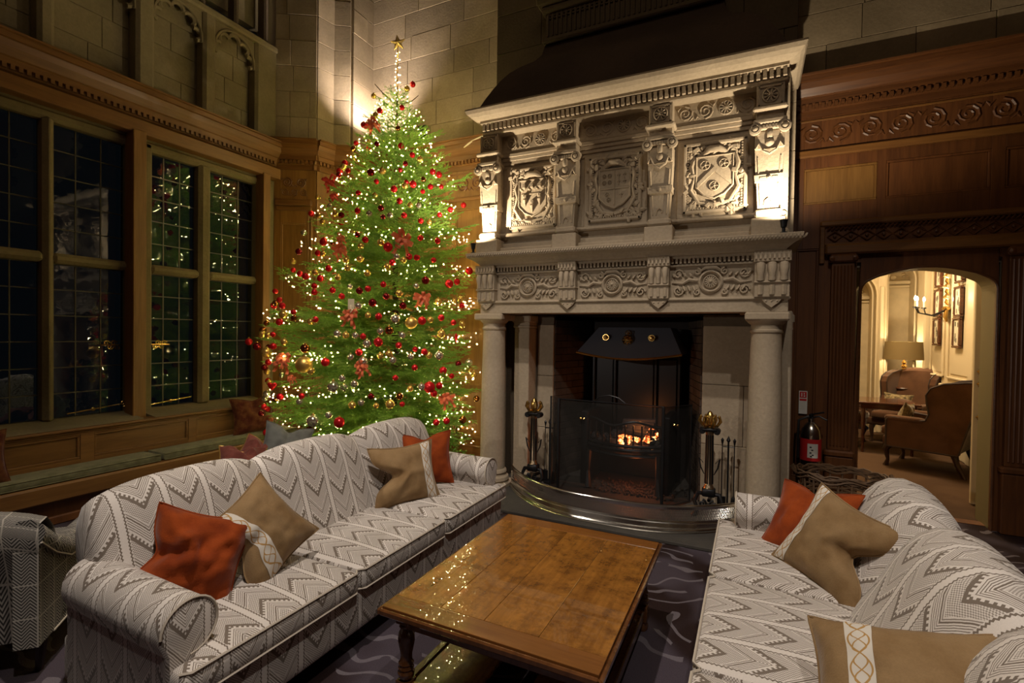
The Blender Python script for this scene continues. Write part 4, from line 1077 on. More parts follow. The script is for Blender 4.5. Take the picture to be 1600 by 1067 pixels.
def sofa(label, X0, mr, ya, yb, kd=1.0, kz=0.0, vly=.04):
    root = thing('sofa', label, 'sofa', (X0, (ya+yb)/2, 0), 0, None)
    yc = (ya+yb)/2; ya, yb = ya-yc, yb-yc
    def W(d, y, z): return (-mr*d, y, z)
    def fin(m, name, mat, parent=root, smooth='full', **k):
        o = m.build(name, mat, parent, smooth=smooth, **k)
        bm = bmesh.new(); bm.from_mesh(o.data); bmesh.ops.recalc_face_normals(bm, faces=bm.faces); bm.to_mesh(o.data); bm.free(); return o
    UV = lambda p, ax: (p.y, -abs(p.x)*1.0+.0) if ax == 2 else ((p.y, p.z) if ax == 0 else (abs(p.x), p.z))
    cuts = [ya+.10, ya+.10+(yb-ya-.2)/3, ya+.10+2*(yb-ya-.2)/3, yb-.10]
    # base
    m = MB(); xs = sorted((-mr*.03, -mr*.88)); softbox(m, xs[0], xs[1], ya+.04, yb-.04, .10, .315, .03, 0, 6, UV); fin(m, 'base', 'sofa')
    # back cushions
    P = [(.55, .38), (.585, .47), (.625, .56), (.665, .65), (.70, .74), (.735, .81), (.775, .865), (.825, .90), (.88, .905), (.935, .88), (.96, .84), (.975, .77), (.965, .68), (.94, .56), (.90, .47), (.82, .43)]
    P = [(.55+(d-.55)*kd, z-kz*max(0, (z-.5)/.4)) for d, z in P]
    Ls = [0]
    for a, b in zip(P, P[1:]): Ls.append(Ls[-1]+math.dist(a, b))
    bcut = [ya+.125, cuts[1], cuts[2], yb-.09]
    for k in range(3):
        a, b = bcut[k], bcut[k+1]; lo, hi = k == 0, k == 2
        def pt(s, j, sc=1.0):
            d, z = P[j]; d, z = .78+(d-.78)*sc, .62+(z-.62)*sc
            e = abs(s)**3.2; wz = max(0, min(1, (z-.45)/.4)); wf = 1 if j < 6 else max(0, 1-(j-5)*.25)
            return d + vly*e*wf - .02*wf, z - vly*e*wz + .012*(1-e)*wz
        cols = []
        NS = 14
        if lo: cols += [(-1, -.05*math.cos(q*PI/8)-0, max(.12, math.sin(q*PI/8)) if q else .05) for q in range(0, 4)]
        cols += [(-1+2*i/NS, None, 1) for i in range(NS+1)]
        if hi: cols += [(1, .05*math.cos(q*PI/8), math.sin(q*PI/8) if q else .05) for q in range(3, -1, -1)]
        vs, uvs = [], []
        for s, off, sc in cols:
            y = (a+b)/2+(b-a)/2*s + (off or 0)
            if off is not None: sc = .35+.65*sc if sc > .1 else .02
            for j in range(len(P)):
                d, z = pt(s, j, sc); vs.append(W(d, y, z)); uvs.append((y, Ls[j]*1.0))
        nj = len(P); fs, fu = [], []
        for i in range(len(cols)-1):
            for j in range(nj-1):
                f = (i*nj+j, (i+1)*nj+j, (i+1)*nj+j+1, i*nj+j+1); fs.append(f); fu.append([uvs[q] for q in f])
        m = MB(); m.add(vs, fs, fu); fin(m, 'back_cushion', 'sofa')
    m = MB(); xs = sorted((-mr*.70, -mr*.90)); softbox(m, xs[0], xs[1], ya+.10, yb-.10, .12, .60, .03, 0, 5, UV); fin(m, 'back_frame', 'sofa')
    # seat cushions
    for k in range(3):
        a, b = cuts[k], cuts[k+1]; m = MB(); xs = sorted((0, -mr*.64))
        softbox(m, xs[0], xs[1], a+.004, b-.004, .31, .425, .035, .022, 10, UV)
        if k in (0, 2):
            e = (ya+.015, ya+.22) if k == 0 else (yb-.22, yb-.015); xs2 = sorted((-mr*.0, -mr*.10)); softbox(m, xs2[0], xs2[1], e[0], e[1], .313, .421, .034, 0, 6, UV)
            a_, b_ = (e[0], b) if k == 0 else (a, e[1])
        else: a_, b_ = a, b
        c = fin(m, 'seat_cushion', 'sofa')
        m = MB()
        for z in (.418, .322): m.tube([W(.03, a_+.004, z), W(.004, a_+.03, z), W(.004, b_-.03, z), W(.03, b_-.004, z)], .0055, 5)
        m.build('piping', 'piping', c, smooth=True)
    # arms
    for ye, sg in ((ya, 1), (yb, -1)):
        yc_, zc, r = ye+sg*.10, .525, .10
        body = [(ye+sg*.02, .10), (ye+sg*.02, .45), (ye+sg*.0, .50)]
        for i in range(13):
            t = i/12*(PI*1.15); body.append((yc_-sg*r*math.cos(t), zc+r*math.sin(t)))
        body += [(ye+sg*.17, .46), (ye+sg*.17, .10)]
        Lb = [0]
        for p, q in zip(body, body[1:]): Lb.append(Lb[-1]+math.dist(p, q))
        ds = [.10, .11, .13, .25, .45, .65, .78]
        vs, fs, fu = [], [], []
        for i, d in enumerate(ds):
            k = .90 if i == 0 else 1
            for (y, z) in body:
                yy, zz = yc_+(y-yc_)*k, .45+(z-.45)*k if z > .2 else z
                vs.append(W(d, yy, zz + (.0 if d < .3 else .03*(d-.3))*(z > .3)))
        nb = len(body)
        for i in range(len(ds)-1):
            for j in range(nb-1):
                f = (i*nb+j, (i+1)*nb+j, (i+1)*nb+j+1, i*nb+j+1); fs.append(f)
                fu.append([(ds[q//nb], Lb[q % nb]) for q in f])
        f = tuple(range(nb)); fs.append(f); fu.append([(body[q][0], body[q][1]) for q in f])
        m = MB(); m.add(vs, fs, fu); am = fin(m, 'rolled_arm', 'sofa', smooth=45)
        m = MB(); m.tube([W(.103, yc_-sg*(r+.001)*math.cos(t), zc+(r+.001)*math.sin(t)) for t in [PI*1.5*i/20-.5*0 for i in range(21)]], .0055, 5)
        m.build('piping', 'piping', am, smooth=True)
    for x_ in (.10, .88):
        for y in (ya+.12, yb-.12):
            MB().lathe([(.022, 0), (.03, .08), (.032, .11)], W(x_, y, 0), 10).build('leg', 'darkleg', root, smooth=40)
    return root
sofa('long cream chevron velvet sofa on the left with its back to the leaded windows', -1.705, 1, 1.0, 3.50, .84, .0)
sofa('cream chevron velvet sofa on the right facing the oak coffee table', -.171, -1, 1.0, 3.50, 1.08, .035, .075)

def pillow(name, label, mat, c, n, upv, w=.42, h=.42, t=.16, dent=0, bandu=None, pipe=None, seed=1, wr=.006, group=None, dax='v'):
    n = Vector(n).normalized(); u3 = Vector(upv); u3 = (u3-n*u3.dot(n)).normalized(); r3 = u3.cross(n)
    root = thing(name, label, 'cushion', c, 0, group)
    rn = random.Random(seed); o1 = Vector((rn.random()*9, rn.random()*9, rn.random()*9))
    def S(u, v, sd, lift=0):
        x = w/2*u*(1-.13*(1-v*v)**1.2); z = h/2*v*(1-.13*(1-u*u)**1.2)
        k = max(0, (1-u*u))**.55*max(0, (1-v*v))**.55; y = sd*(t/2*k)
        if dent:
            p_, q_ = {'v': (u, v), 'u': (v, u), '-u': (v, -u)}[dax]
            g = math.exp(-(p_/.30)**2)*max(0, q_+.15)**1.5; y -= sd*.35*t*math.exp(-(p_/.13)**2)*max(0, min(1, q_*1.3))*k
            if dax == 'v': z -= dent*g
            elif dax == 'u': x -= dent*g
            else: x += dent*g
        nz = noise.noise(Vector((u*2.2, v*2.2, sd))+o1)*wr*2.2 + noise.noise(Vector((u*5, v*5, sd))+o1)*wr
        y += sd*(nz*k*1.5+lift)
        return r3*x + u3*z + n*y
    m = MB()
    for sd in (1, -1): m.grid(lambda a, b: S(2*a-1, 2*b-1, sd) if sd > 0 else S(1-2*a, 2*b-1, sd), 26, 26, lambda a, b: (a*w, b*h))
    m.build('cover', mat, root, smooth='full')
    m = MB(); q = [S(2*i/20-1, -1, 0) for i in range(20)]+[S(1, 2*i/20-1, 0) for i in range(20)]+[S(1-2*i/20, 1, 0) for i in range(20)]+[S(-1, 1-2*i/20, 0) for i in range(20)]
    pipe_loop(m, q, .005); m.build('piping', pipe or mat, root, smooth=True)
    if bandu:
        m = MB()
        for sd in (1, -1):
            m.grid(lambda a, b: S((bandu[0]+(bandu[1]-bandu[0])*a), (2*b-1)*.985, sd, .0025), 6, 26, lambda a, b: (a*.06, b*h))
        m.build('embroidered_band', 'band', root, smooth='full')
    return root
pillow('cushion', 'rust orange velvet cushion against the near arm of the left sofa', 'orange', (-2.18, 1.34, .60), (.80, -.40, .45), (-.15, .50, .9), .41, .40, .26, .03, seed=2, wr=.018, dax='-u')
pillow('cushion', 'tan velvet cushion with cream embroidered band beside the orange one on the left sofa', 'tan', (-2.12, 1.62, .62), (.75, -.15, .45), (-.45, -.45, .8), .42, .42, .21, .05, (-.62, -.22), 'tan', 5, wr=.010, dax='-u')
pillow('cushion', 'tan velvet cushion with dented top at the far end of the left sofa', 'tan', (-2.16, 2.78, .61), (.78, -.50, .34), (-.30, .14, 1), .47, .42, .17, .10, (.58, .88), 'tan', 8, dax='-u')
pillow('cushion', 'rust orange velvet cushion behind the dented tan one on the left sofa', 'orange', (-2.24, 3.13, .63), (.62, -.66, .22), (-.1, .05, 1), .42, .40, .15, .03, seed=11)
pillow('cushion', 'rust orange velvet cushion at the far arm of the right sofa', 'orange', (.30, 3.14, .60), (-.55, -.55, .55), (.28, .45, 1), .46, .42, .15, .03, seed=14)
pillow('cushion', 'tan velvet cushion with white band on the far half of the right sofa', 'tan', (.38, 2.82, .60), (-.62, -.62, .50), (.42, .1, 1), .48, .46, .17, .09, (-.93, -.68), 'tan', 17, dax='u')
pillow('cushion', 'tan velvet cushion with white scrolled band at the near end of the right sofa', 'tan', (.41, 1.74, .59), (-.30, -.45, .85), (.05, .85, .50), .48, .44, .24, .0, (-.55, -.22), 'tan', 20)
# window seat cushions
for a, b, lb in ((.6, 2.775, 'long moss green damask pad on the left half of the window seat'), (2.79, 4.33, 'long moss green damask pad on the window seat reaching the Christmas tree')):
    t = thing('seat_pad', lb, 'cushion', (-5.137, (a+b)/2, .343))
    m = MB(); softbox(m, -.140, .140, -(b-a)/2, (b-a)/2, 0, .072, .025, .008, 10); m.build('pad', 'seatc', t, smooth='full')
    m = MB()
    for z in (.064, .010): pipe_loop(m, [(-.135, -(b-a)/2+.01, z), (.137, -(b-a)/2+.01, z), (.137, (b-a)/2-.01, z), (-.135, (b-a)/2-.01, z)], .005)
    m.build('piping', 'seatc', t, smooth=True)
pillow('cushion', 'dark red and gold brocade cushion on the window seat by the tree', 'redcush', (-5.12, 3.82, .625), (.9, -.35, .22), (-.15, 0, 1), .46, .42, .16, .02, seed=23)
pillow('cushion', 'dark red brocade cushion at the left edge of the window seat', 'redcush', (-5.14, 1.53, .60), (.9, -.1, .22), (-.15, 0, 1), .42, .42, .16, .02, seed=24)
st = thing('footstool', 'low grey upholstered stool between the left sofa and window seat', 'stool', (-3.75, 2.85, 0), math.radians(28))
m = MB(); softbox(m, -.30, .30, -.50, .50, .30, .47, .04, .01, 8); m.build('padded_top', 'greycush', st, smooth='full')
for x in (-.24, .24):
    for y in (-.42, .42): MB().lathe([(.018, 0), (.028, .31)], (x, y, 0), 8).build('leg', 'darkleg', st, smooth=40)
pillow('cushion', 'dusky pink velvet cushion showing over the left sofa back', 'pinkcush', (-3.70, 2.66, .53), (.5, -.2, .9), (-.6, .5, .5), .36, .36, .15, .04, pipe='gold', seed=26, wr=.012)
pillow('cushion', 'rose cushion with gold piping behind the left sofa', 'pinkcush', (-3.80, 2.88, .54), (.6, -.5, .8), (-.3, .8, .6), .32, .32, .15, .03, pipe='gold', seed=27, wr=.012)
pillow('cushion', 'grey striped cushion behind the left sofa below the tree', 'greycush', (-3.66, 3.04, .575), (.75, -.5, .35), (-.2, .5, 1), .40, .40, .14, .04, seed=28)

# ---------------- herringbone armchair, lower left
def armchair(label, loc, rz):
    t = thing('armchair', label, 'armchair', loc, rz)   # faces local +x ; width along y
    UV = lambda p, ax: (p.y, p.x) if ax == 2 else ((p.y, p.z) if ax == 0 else (p.x, p.z))
    m = MB(); softbox(m, -.60, -.02, -.36, .36, .17, .36, .02, 0, 5, UV); m.build('base', 'herring', t, smooth='full')
    m = MB(); softbox(m, -.55, .0, -.26, .26, .35, .47, .035, .02, 8, UV); m.build('seat_cushion', 'herring', t, smooth='full')
    for s in (-1, 1):
        m = MB(); xs = [0, -.03, -.15, -.30, -.45, -.60, -.735]; zt = [.55, .56, .555, .55, .565, .64, .74]
        prof = lambda z: [(s*.27, .17), (s*.27, z-.07), (s*.265, z-.02), (s*.29, z), (s*.335, z+.005), (s*.375, z-.02), (s*.385, z-.06), (s*.37, z-.10), (s*.36, z-.12), (s*.36, .17)]
        vs, fs, fu = [], [], []
        for x, z in zip(xs, zt): vs += [(x, y, q) for y, q in prof(z)]
        nb = 10
        for i in range(len(xs)-1):
            for j in range(nb-1):
                f = (i*nb+j, i*nb+j+1, (i+1)*nb+j+1, (i+1)*nb+j); fs.append(f); fu.append([(vs[q][0], vs[q][2]+.0) for q in f])
        f = tuple(range(nb)); fs.append(f); fu.append([(vs[q][1], vs[q][2]) for q in f])
        f = tuple(range(nb*(len(xs)-1), nb*len(xs))); fs.append(f); fu.append([(vs[q][1], vs[q][2]) for q in f])
        m.add(vs, fs, fu); o = m.build('arm', 'herring', t, smooth=50); fixn(o)
        m = MB(); m.tube([(.002, y, z) for y, z in prof(.55)], .005, 5).tube([(x, s*.37, z-.10) for x, z in zip(xs, zt)], .005, 5).tube([(.002, s*.36, .17), (-.6, s*.36, .17)], .005, 5)
        m.build('piping', 'piping', o)
    m = MB(); bk = [(-.50, .36), (-.55, .6), (-.60, .72), (-.66, .78), (-.73, .77), (-.75, .70), (-.70, .5), (-.66, .17)]
    def bfn(u, v):
        j = v*(len(bk)-1); k = min(int(j), len(bk)-2); f = j-k; x = bk[k][0]*(1-f)+bk[k+1][0]*f; z = bk[k][1]*(1-f)+bk[k+1][1]*f
        s = 2*u-1; return (x-.03*(1-s*s)*0, .36*s, z-.05*abs(s)**3*(z > .5))
    m.grid(bfn, 12, 14, lambda u, v: (u*.72, v*1.2)); fixn(m.build('back', 'herring', t, smooth='full'))
    for x in (-.05, -.58):
        for y in (-.31, .31): MB().tube([(x, y, .18), (x+(.0 if x > -.3 else -.03), y, 0)], [.026, .016], 8).build('leg', 'darkleg', t, smooth=40)
    return t
armchair('grey herringbone armchair at the left edge behind the cream sofa', (-3.62, 1.30, 0), math.radians(137))

# ---------------- coffee table
ct = thing('coffee_table', 'low polished oak coffee table with turned legs between the two sofas', 'table', (-.90, 2.21, 0))
x0, x1, y0, y1, zt = -.465, .465, -.60, .60, .46
ws_ = [x0+.004, x0+.225, x0+.43, x0+.665, x1-.004]
for a, b in zip(ws_, ws_[1:]): MB().box(a+.0007, b-.0007, y0+.105, y1-.105, zt-.028, zt, .0014).build('top_plank', 'table', ct)
for a, b in ((y0+.004, y0+.104), (y1-.104, y1-.004)): MB().box(x0+.004, x1-.004, a, b, zt-.028, zt, .0014).build('breadboard_end', 'tableedge', ct)
m = MB()
for q in ((x0-.014, x0+.003, y0-.014, y1+.014), (x1-.003, x1+.014, y0-.014, y1+.014), (x0, x1, y0-.014, y0+.003), (x0, x1, y1-.003, y1+.014)): m.box(*q, zt-.034, zt-.006, .006)
m.build('edge_moulding', 'turned', ct)
for q in ((x0+.05, x0+.075, y0+.08, y1-.08), (x1-.075, x1-.05, y0+.08, y1-.08), (x0+.08, x1-.08, y0+.05, y0+.075), (x0+.08, x1-.08, y1-.075, y1-.05)): MB().box(*q, zt-.10, zt-.03, .003).build('apron', 'turned', ct)
lp = [(.030, .0), (.033, .02), (.03, .045), (.022, .05), (.03, .06), (.034, .07)]
for x in (x0+.075, x1-.075):
    for y in (y0+.075, y1-.075):
        l = MB(); l.lathe([(.03, 0), (.036, .02), (.03, .045), (.02, .05)], (x, y, 0), 14).box(x-.032, x+.032, y-.032, y+.032, .05, .135, .003)
        l.lathe([(.020, .135), (.034, .15), (.036, .165), (.028, .175), (.034, .185), (.028, .195), (.033, .205), (.026, .215), (.025, .24), (.036, .30), (.034, .33), (.022, .352), (.031, .36), (.031, .368), (.022, .375)], (x, y, 0), 16).box(x-.033, x+.033, y-.033, y+.033, .375, zt-.03, .003)
        l.build('leg', 'turned', ct, smooth=38)
for q in ((x0+.055, x0+.095, y0+.1, y1-.1), (x1-.095, x1-.055, y0+.1, y1-.1)): MB().box(*q, .075, .125, .006).build('stretcher', 'turned', ct)
MB().box(x0+.10, x0+.37, y0+.06, y1-.06, .10, .125, .004).build('low_shelf_board', 'table', ct)
MB().box(x1-.37, x1-.10, y0+.06, y1-.06, .10, .125, .004).build('low_shelf_board', 'table', ct)

# ---------------- log basket, extinguisher, sign
bk_ = thing('log_basket', 'oval brown wicker log basket beside the doorway behind the right sofa', 'basket', (.70, 4.99, 0))
rnd = random.Random(9)
def ell(z, k=1.0, ph=0, w_=.012):
    return [((.30+.05*z)*k*math.cos(t), (.215+.04*z)*k*math.sin(t), z+w_*math.sin(7*t+ph)+rnd.uniform(-.003, .003)) for t in [2*PI*i/40 for i in range(41)]]
m = MB()
for r_ in range(8):
    m.tube(ell(.03+r_*.022, 1, r_*PI), .009, 5, cap=False)
for r_ in range(9):
    m.tube(ell(.40+rnd.uniform(0, .055), rnd.uniform(.98, 1.07), rnd.uniform(0, 6), .018), .009, 5, cap=False)
for r_ in range(4): m.tube(ell(.24+r_*.018, 1.01, r_*PI), .009, 5, cap=False)
m.build('woven_cane', 'wicker', bk_, smooth=True, kind='stuff')
for i in range(22):
    t = 2*PI*i/22; MB().tube([(.30*math.cos(t), .215*math.sin(t), .01), (.315*math.cos(t), .23*math.sin(t), .25), (.325*math.cos(t), .235*math.sin(t), .43)], .009, 5).build('stake', 'wicker', bk_, smooth=True)
MB().lathe([(.27, .01), (.27, .02), (.001, .02)], (0, 0, 0), 16).build('basket_floor', 'wicker', bk_)
for s in (-1, 1):
    m = MB()
    for q in range(3): m.tube([(s*.30, -.07, .40), (s*(.34+.01*q), -.05, .46), (s*(.35+.01*q), 0, .49-.01*q), (s*(.34+.01*q), .05, .46), (s*.30, .07, .40)], .008, 5)
    m.build('handle', 'wicker', bk_, smooth=True)
ex = thing('fire_extinguisher', 'chrome fire extinguisher with red label standing below the small fire sign', 'fire extinguisher', (.512, 5.36, .36))
MB().lathe([(.06, 0), (.082, .01), (.086, .03), (.086, .33), (.078, .39), (.05, .44), (.025, .46), (.025, .49), (.001, .495)], (0, 0, 0), 24).build('cylinder', 'steel', ex, smooth=35)
MB().lathe([(.0875, .11), (.0875, .31)], (0, 0, 0), 24, cap=False).build('red_label', 'label_red', ex, smooth=True)
def arcpatch(r, a0, a1, z0, z1):
    m = MB(); m.grid(lambda u, v: (r*math.cos(a0+(a1-a0)*u), r*math.sin(a0+(a1-a0)*u), z0+(z1-z0)*v), 8, 1); return m
lbp = arcpatch(.0885, -PI*.62, -PI*.30, .14, .27).build('white_label', 'white', ex)
for i, (u, v) in enumerate(((.2, .8), (.35, .6), (.2, .4), (.4, .25), (.25, .15))):
    a = -PI*.62+PI*.32*u; arcpatch(.0892, a, a+.18, .14+.13*v-.012, .14+.13*v).build('pictogram', 'black', lbp)
MB().tube([(-.03, 0, .49), (.0, -.01, .53), (.10, -.03, .56)], .008, 6).tube([(.0, -.01, .50), (.06, -.03, .52), (.12, -.04, .49)], .008, 6).lathe([(.02, .48), (.02, .53), (.001, .54)], (0, 0, 0), 10).build('lever_handle', 'iron', ex, smooth=True)
MB().tube([(-.02, 0, .51), (-.10, -.01, .47), (-.105, -.01, .30), (-.10, -.02, .12)], .012, 6).build('hose', 'black', ex, smooth=True)
MB().box(-.09, .09, .0, .12, -.36, -.005, .006).build('stand_block', 'oakd', ex)
sg = thing('fire_point_sign', 'small white and red fire point notice on the dark oak panel', 'sign', (.455, YB-.022, .98))
MB().box(-.035, .035, -.004, 0, -.11, .11).build('plate', 'white', sg)
MB().box(-.029, .029, -.006, -.003, .045, .102).box(-.029, .029, -.006, -.003, .015, .035).build('red_panels', 'label_red', sg)
MB().box(-.016, -.008, -.008, -.005, .055, .092).box(.004, .016, -.008, -.005, .055, .068).box(.004, .012, -.008, -.005, .075, .092).build('pictogram', 'white', sg)
m = MB()
for i in range(5): m.box(-.025, .02-.005*(i % 2), -.006, -.003, .0-i*.016, .003-i*.016)
m.build('text_lines', 'art', sg)
BAUB = "-3.779,3.421,1.216,0.0378,g;-3.8,3.37,1.431,0.0449,b;-3.618,3.445,1.304,0.0411,r;-3.569,3.498,1.068,0.0564,s;-3.475,3.543,1.062,0.0376,s;-3.487,3.528,1.151,0.0338,s;-3.388,3.585,1.101,0.0376,s;-3.771,3.403,0.655,0.0377,b;-3.496,3.504,0.736,0.0524,r;-4.225,3.444,0.936,0.0356,r;-4.612,3.594,0.513,0.0378,r;-3.909,3.431,0.967,0.0287,r;-3.404,3.574,0.898,0.0376,g;-3.336,3.619,0.922,0.0339,s;-3.266,3.676,0.981,0.0303,d;-3.225,3.705,0.89,0.0284,g;-3.132,3.795,0.901,0.0459,g;-3.07,3.859,0.975,0.0346,b;-3.052,3.877,0.897,0.027,r;-3.01,3.945,1.044,0.0311,g;-2.947,4.042,1.058,0.0394,s;-2.911,4.126,1.047,0.0598,r;-2.867,4.236,1.056,0.0364,r;-2.886,4.17,0.984,0.0361,r;-2.875,4.204,0.684,0.0343,r;-2.842,4.342,0.68,0.035,r;-2.817,4.62,0.653,0.0431,b;-2.895,5.052,0.83,0.0372,b;-2.819,4.394,1.146,0.029,r;-2.845,4.272,1.21,0.0406,r;-2.801,4.494,1.27,0.0337,d;-2.803,4.715,1.268,0.0459,s;-2.833,4.887,1.128,0.0338,g;-2.808,4.756,1.189,0.0308,g;-2.854,4.204,1.365,0.0482,s;-2.898,4.094,1.371,0.0356,g;-2.922,4.05,1.407,0.0334,r;-2.962,3.953,1.432,0.0271,r;-2.974,3.966,1.252,0.0311,r;-2.993,3.925,1.362,0.0348,s;-3.092,3.818,1.156,0.0287,r;-3.099,3.785,1.329,0.038,s;-3.119,3.754,1.39,0.0341,g;-3.18,3.702,1.371,0.032,g;-3.305,3.607,1.314,0.0487,s;-3.327,3.576,1.402,0.0354,r;-3.389,3.534,1.357,0.0316,s;-3.268,3.617,1.483,0.0411,s;-3.193,3.687,1.499,0.0451,r;-3.31,3.609,1.552,0.03,r;-3.367,3.57,1.56,0.0336,s;-3.441,3.524,1.561,0.0336,g;-3.513,3.489,1.573,0.0373,s;-3.063,3.827,1.47,0.0324,r;-3.047,3.859,1.568,0.0345,s;-3.19,3.712,1.603,0.034,s;-3.135,3.772,1.612,0.0437,b;-3.11,3.831,1.724,0.0479,s;-2.955,4.05,1.713,0.0433,r;-2.918,4.135,1.726,0.0339,g;-2.874,4.268,1.752,0.0345,r;-2.91,4.264,1.915,0.0407,g;-2.83,4.432,1.706,0.0313,r;-2.818,4.583,1.691,0.0384,g;-2.859,4.25,1.586,0.0445,g;-2.854,4.603,1.96,0.0365,g;-2.843,4.619,1.896,0.0301,r;-2.862,4.488,1.935,0.0316,g;-2.896,4.441,2.117,0.0461,r;-2.886,4.58,2.151,0.0364,r;-2.918,4.89,2.307,0.0429,r;-2.997,4.16,2.127,0.0402,d;-2.979,4.272,2.348,0.0287,r;-3.04,4.06,2.062,0.0317,s;-2.984,4.351,2.556,0.0311,r;-3.085,3.912,1.856,0.0369,d;-3.127,3.905,1.977,0.035,g;-3.207,3.81,1.942,0.0346,d;-3.291,3.713,1.876,0.04,d;-3.222,3.722,1.745,0.0341,r;-3.3,3.662,1.754,0.0302,g;-3.421,3.674,1.99,0.0344,d;-3.354,3.718,2.013,0.0307,r;-3.247,3.815,2.061,0.0309,r;-3.392,3.63,1.84,0.0378,s;-3.558,3.585,1.934,0.0305,r;-3.661,3.569,1.993,0.0307,r;-3.51,3.643,2.03,0.0268,s;-3.475,3.742,2.309,0.035,g;-3.571,3.672,2.218,0.0348,g;-3.607,3.69,2.297,0.0331,g;-3.496,3.768,2.441,0.0333,g;-3.464,3.796,2.506,0.0333,r;-3.332,3.87,2.481,0.0354,g;-3.195,3.946,2.347,0.0354,s;-3.219,3.91,2.287,0.0333,r;-3.249,3.873,2.244,0.0332,g;-3.114,4.04,2.357,0.0338,r;-3.069,4.107,2.356,0.0341,r;-3.145,3.991,2.316,0.0316,g;-3.073,4.175,2.566,0.0284,r;-3.39,3.748,2.165,0.0328,g;-3.923,3.696,2.496,0.0381,r;-3.962,3.664,2.382,0.032,r;-3.885,3.657,2.372,0.0298,g;-3.778,3.628,2.217,0.0333,r;-4.459,3.859,2.457,0.0366,d;-4.536,3.853,2.352,0.0303,g;-4.384,3.724,2.237,0.0272,r;-4.171,3.626,2.178,0.0324,r;-4.062,3.6,2.145,0.0359,r;-3.841,3.585,2.115,0.0332,r;-3.886,3.55,2.039,0.0292,r;-3.859,3.529,1.975,0.031,r;-4.646,3.716,2.019,0.03,r;-4.422,3.589,1.915,0.0308,r;-4.284,3.51,1.847,0.0341,r;-4.008,3.419,1.72,0.0308,b;-4.038,3.439,1.778,0.0271,r;-4.23,3.433,1.681,0.0354,r;-3.8,3.43,1.686,0.0322,g;-3.75,3.444,1.707,0.0302,r;-4.188,3.444,1.754,0.0432,g;-4.775,3.598,1.423,0.0425,d;-4.82,3.533,1.471,0.0379,r;-4.401,3.423,1.371,0.0519,g;-4.237,3.37,1.44,0.0331,r;-4.593,3.522,1.558,0.0351,g;-4.4,3.437,1.546,0.03,g;-4.295,3.411,1.556,0.0276,r;-4.072,3.362,1.488,0.0345,g;-3.594,3.469,0.802,0.0338,s;-3.927,3.421,0.911,0.0326,s;-3.645,3.624,2.122,0.0309,g;-3.926,3.6,2.179,0.0316,g;-3.988,4.486,4.32,0.0306,g;-3.661,4.781,4.52,0.0337,r;-3.676,4.694,4.432,0.0333,g;-3.596,4.505,4.122,0.0298,r;-3.798,4.373,4.069,0.0342,r;-3.826,4.336,4.009,0.0341,g;-3.924,4.287,3.894,0.0318,r;-3.527,4.356,3.824,0.029,b;-4.024,4.246,3.7,0.0273,r;-3.663,4.175,3.611,0.0284,d;-3.43,4.287,3.593,0.0328,r;-3.318,4.34,3.499,0.0306,r;-3.265,4.409,3.47,0.0331,g;-3.332,4.242,3.377,0.028,d;-3.349,4.177,3.293,0.0256,r;-3.604,4.019,3.253,0.0382,d;-3.496,4.072,3.272,0.0382,g;-3.514,4.005,3.143,0.0273,r;-3.35,4.083,3.07,0.0357,r;-3.231,4.242,3.15,0.0385,r;-3.274,4.165,3.117,0.0318,g;-3.274,4.188,3.16,0.0255,r;-3.155,4.311,3.084,0.0258,r;-3.13,4.413,3.158,0.0306,r;-3.094,4.565,3.195,0.0268,r;-3.182,4.356,3.224,0.0304,b;-3.159,4.492,3.345,0.0333,r;-3.132,4.571,3.332,0.0359,r;-3.905,4.008,3.305,0.0282,r;-4.043,4.076,3.381,0.0355,g;-3.659,3.9,3.017,0.0272,r;-3.485,3.95,2.984,0.0291,g;-4.348,4.012,3.072,0.0293,g;-3.989,3.838,2.901,0.0276,s;-4.393,3.965,2.886,0.0337,r;-4.142,3.84,2.814,0.0259,g;-4.029,3.782,2.728,0.0296,g;-3.867,3.795,2.8,0.0313,g;-3.78,3.792,2.777,0.0311,d;-3.612,3.841,2.816,0.0309,r;-3.49,3.877,2.784,0.0328,s;-3.277,4.083,2.939,0.0313,r;-3.197,4.154,2.907,0.0294,g;-3.144,4.224,2.914,0.0318,s;-3.315,3.984,2.775,0.033,s;-3.212,4.078,2.787,0.0312,r;-3.399,3.944,2.846,0.033,d;-3.366,3.937,2.755,0.0267,d;-3.102,4.209,2.749,0.0295,r;-3.059,4.296,2.749,0.0277,g;-3.03,4.445,2.858,0.0283,r;-3.021,4.64,2.954,0.0315,r;-3.125,5.082,3.121,0.034,r;-3.074,4.163,2.56,0.0292,r;-3.465,3.795,2.506,0.0303,r;-2.985,4.34,2.562,0.0277,r;-3.55,3.778,2.559,0.0304,d;-4.463,3.927,2.676,0.0337,s;-3.337,3.868,2.49,0.0304,g;-3.928,3.705,2.512,0.0331,r"
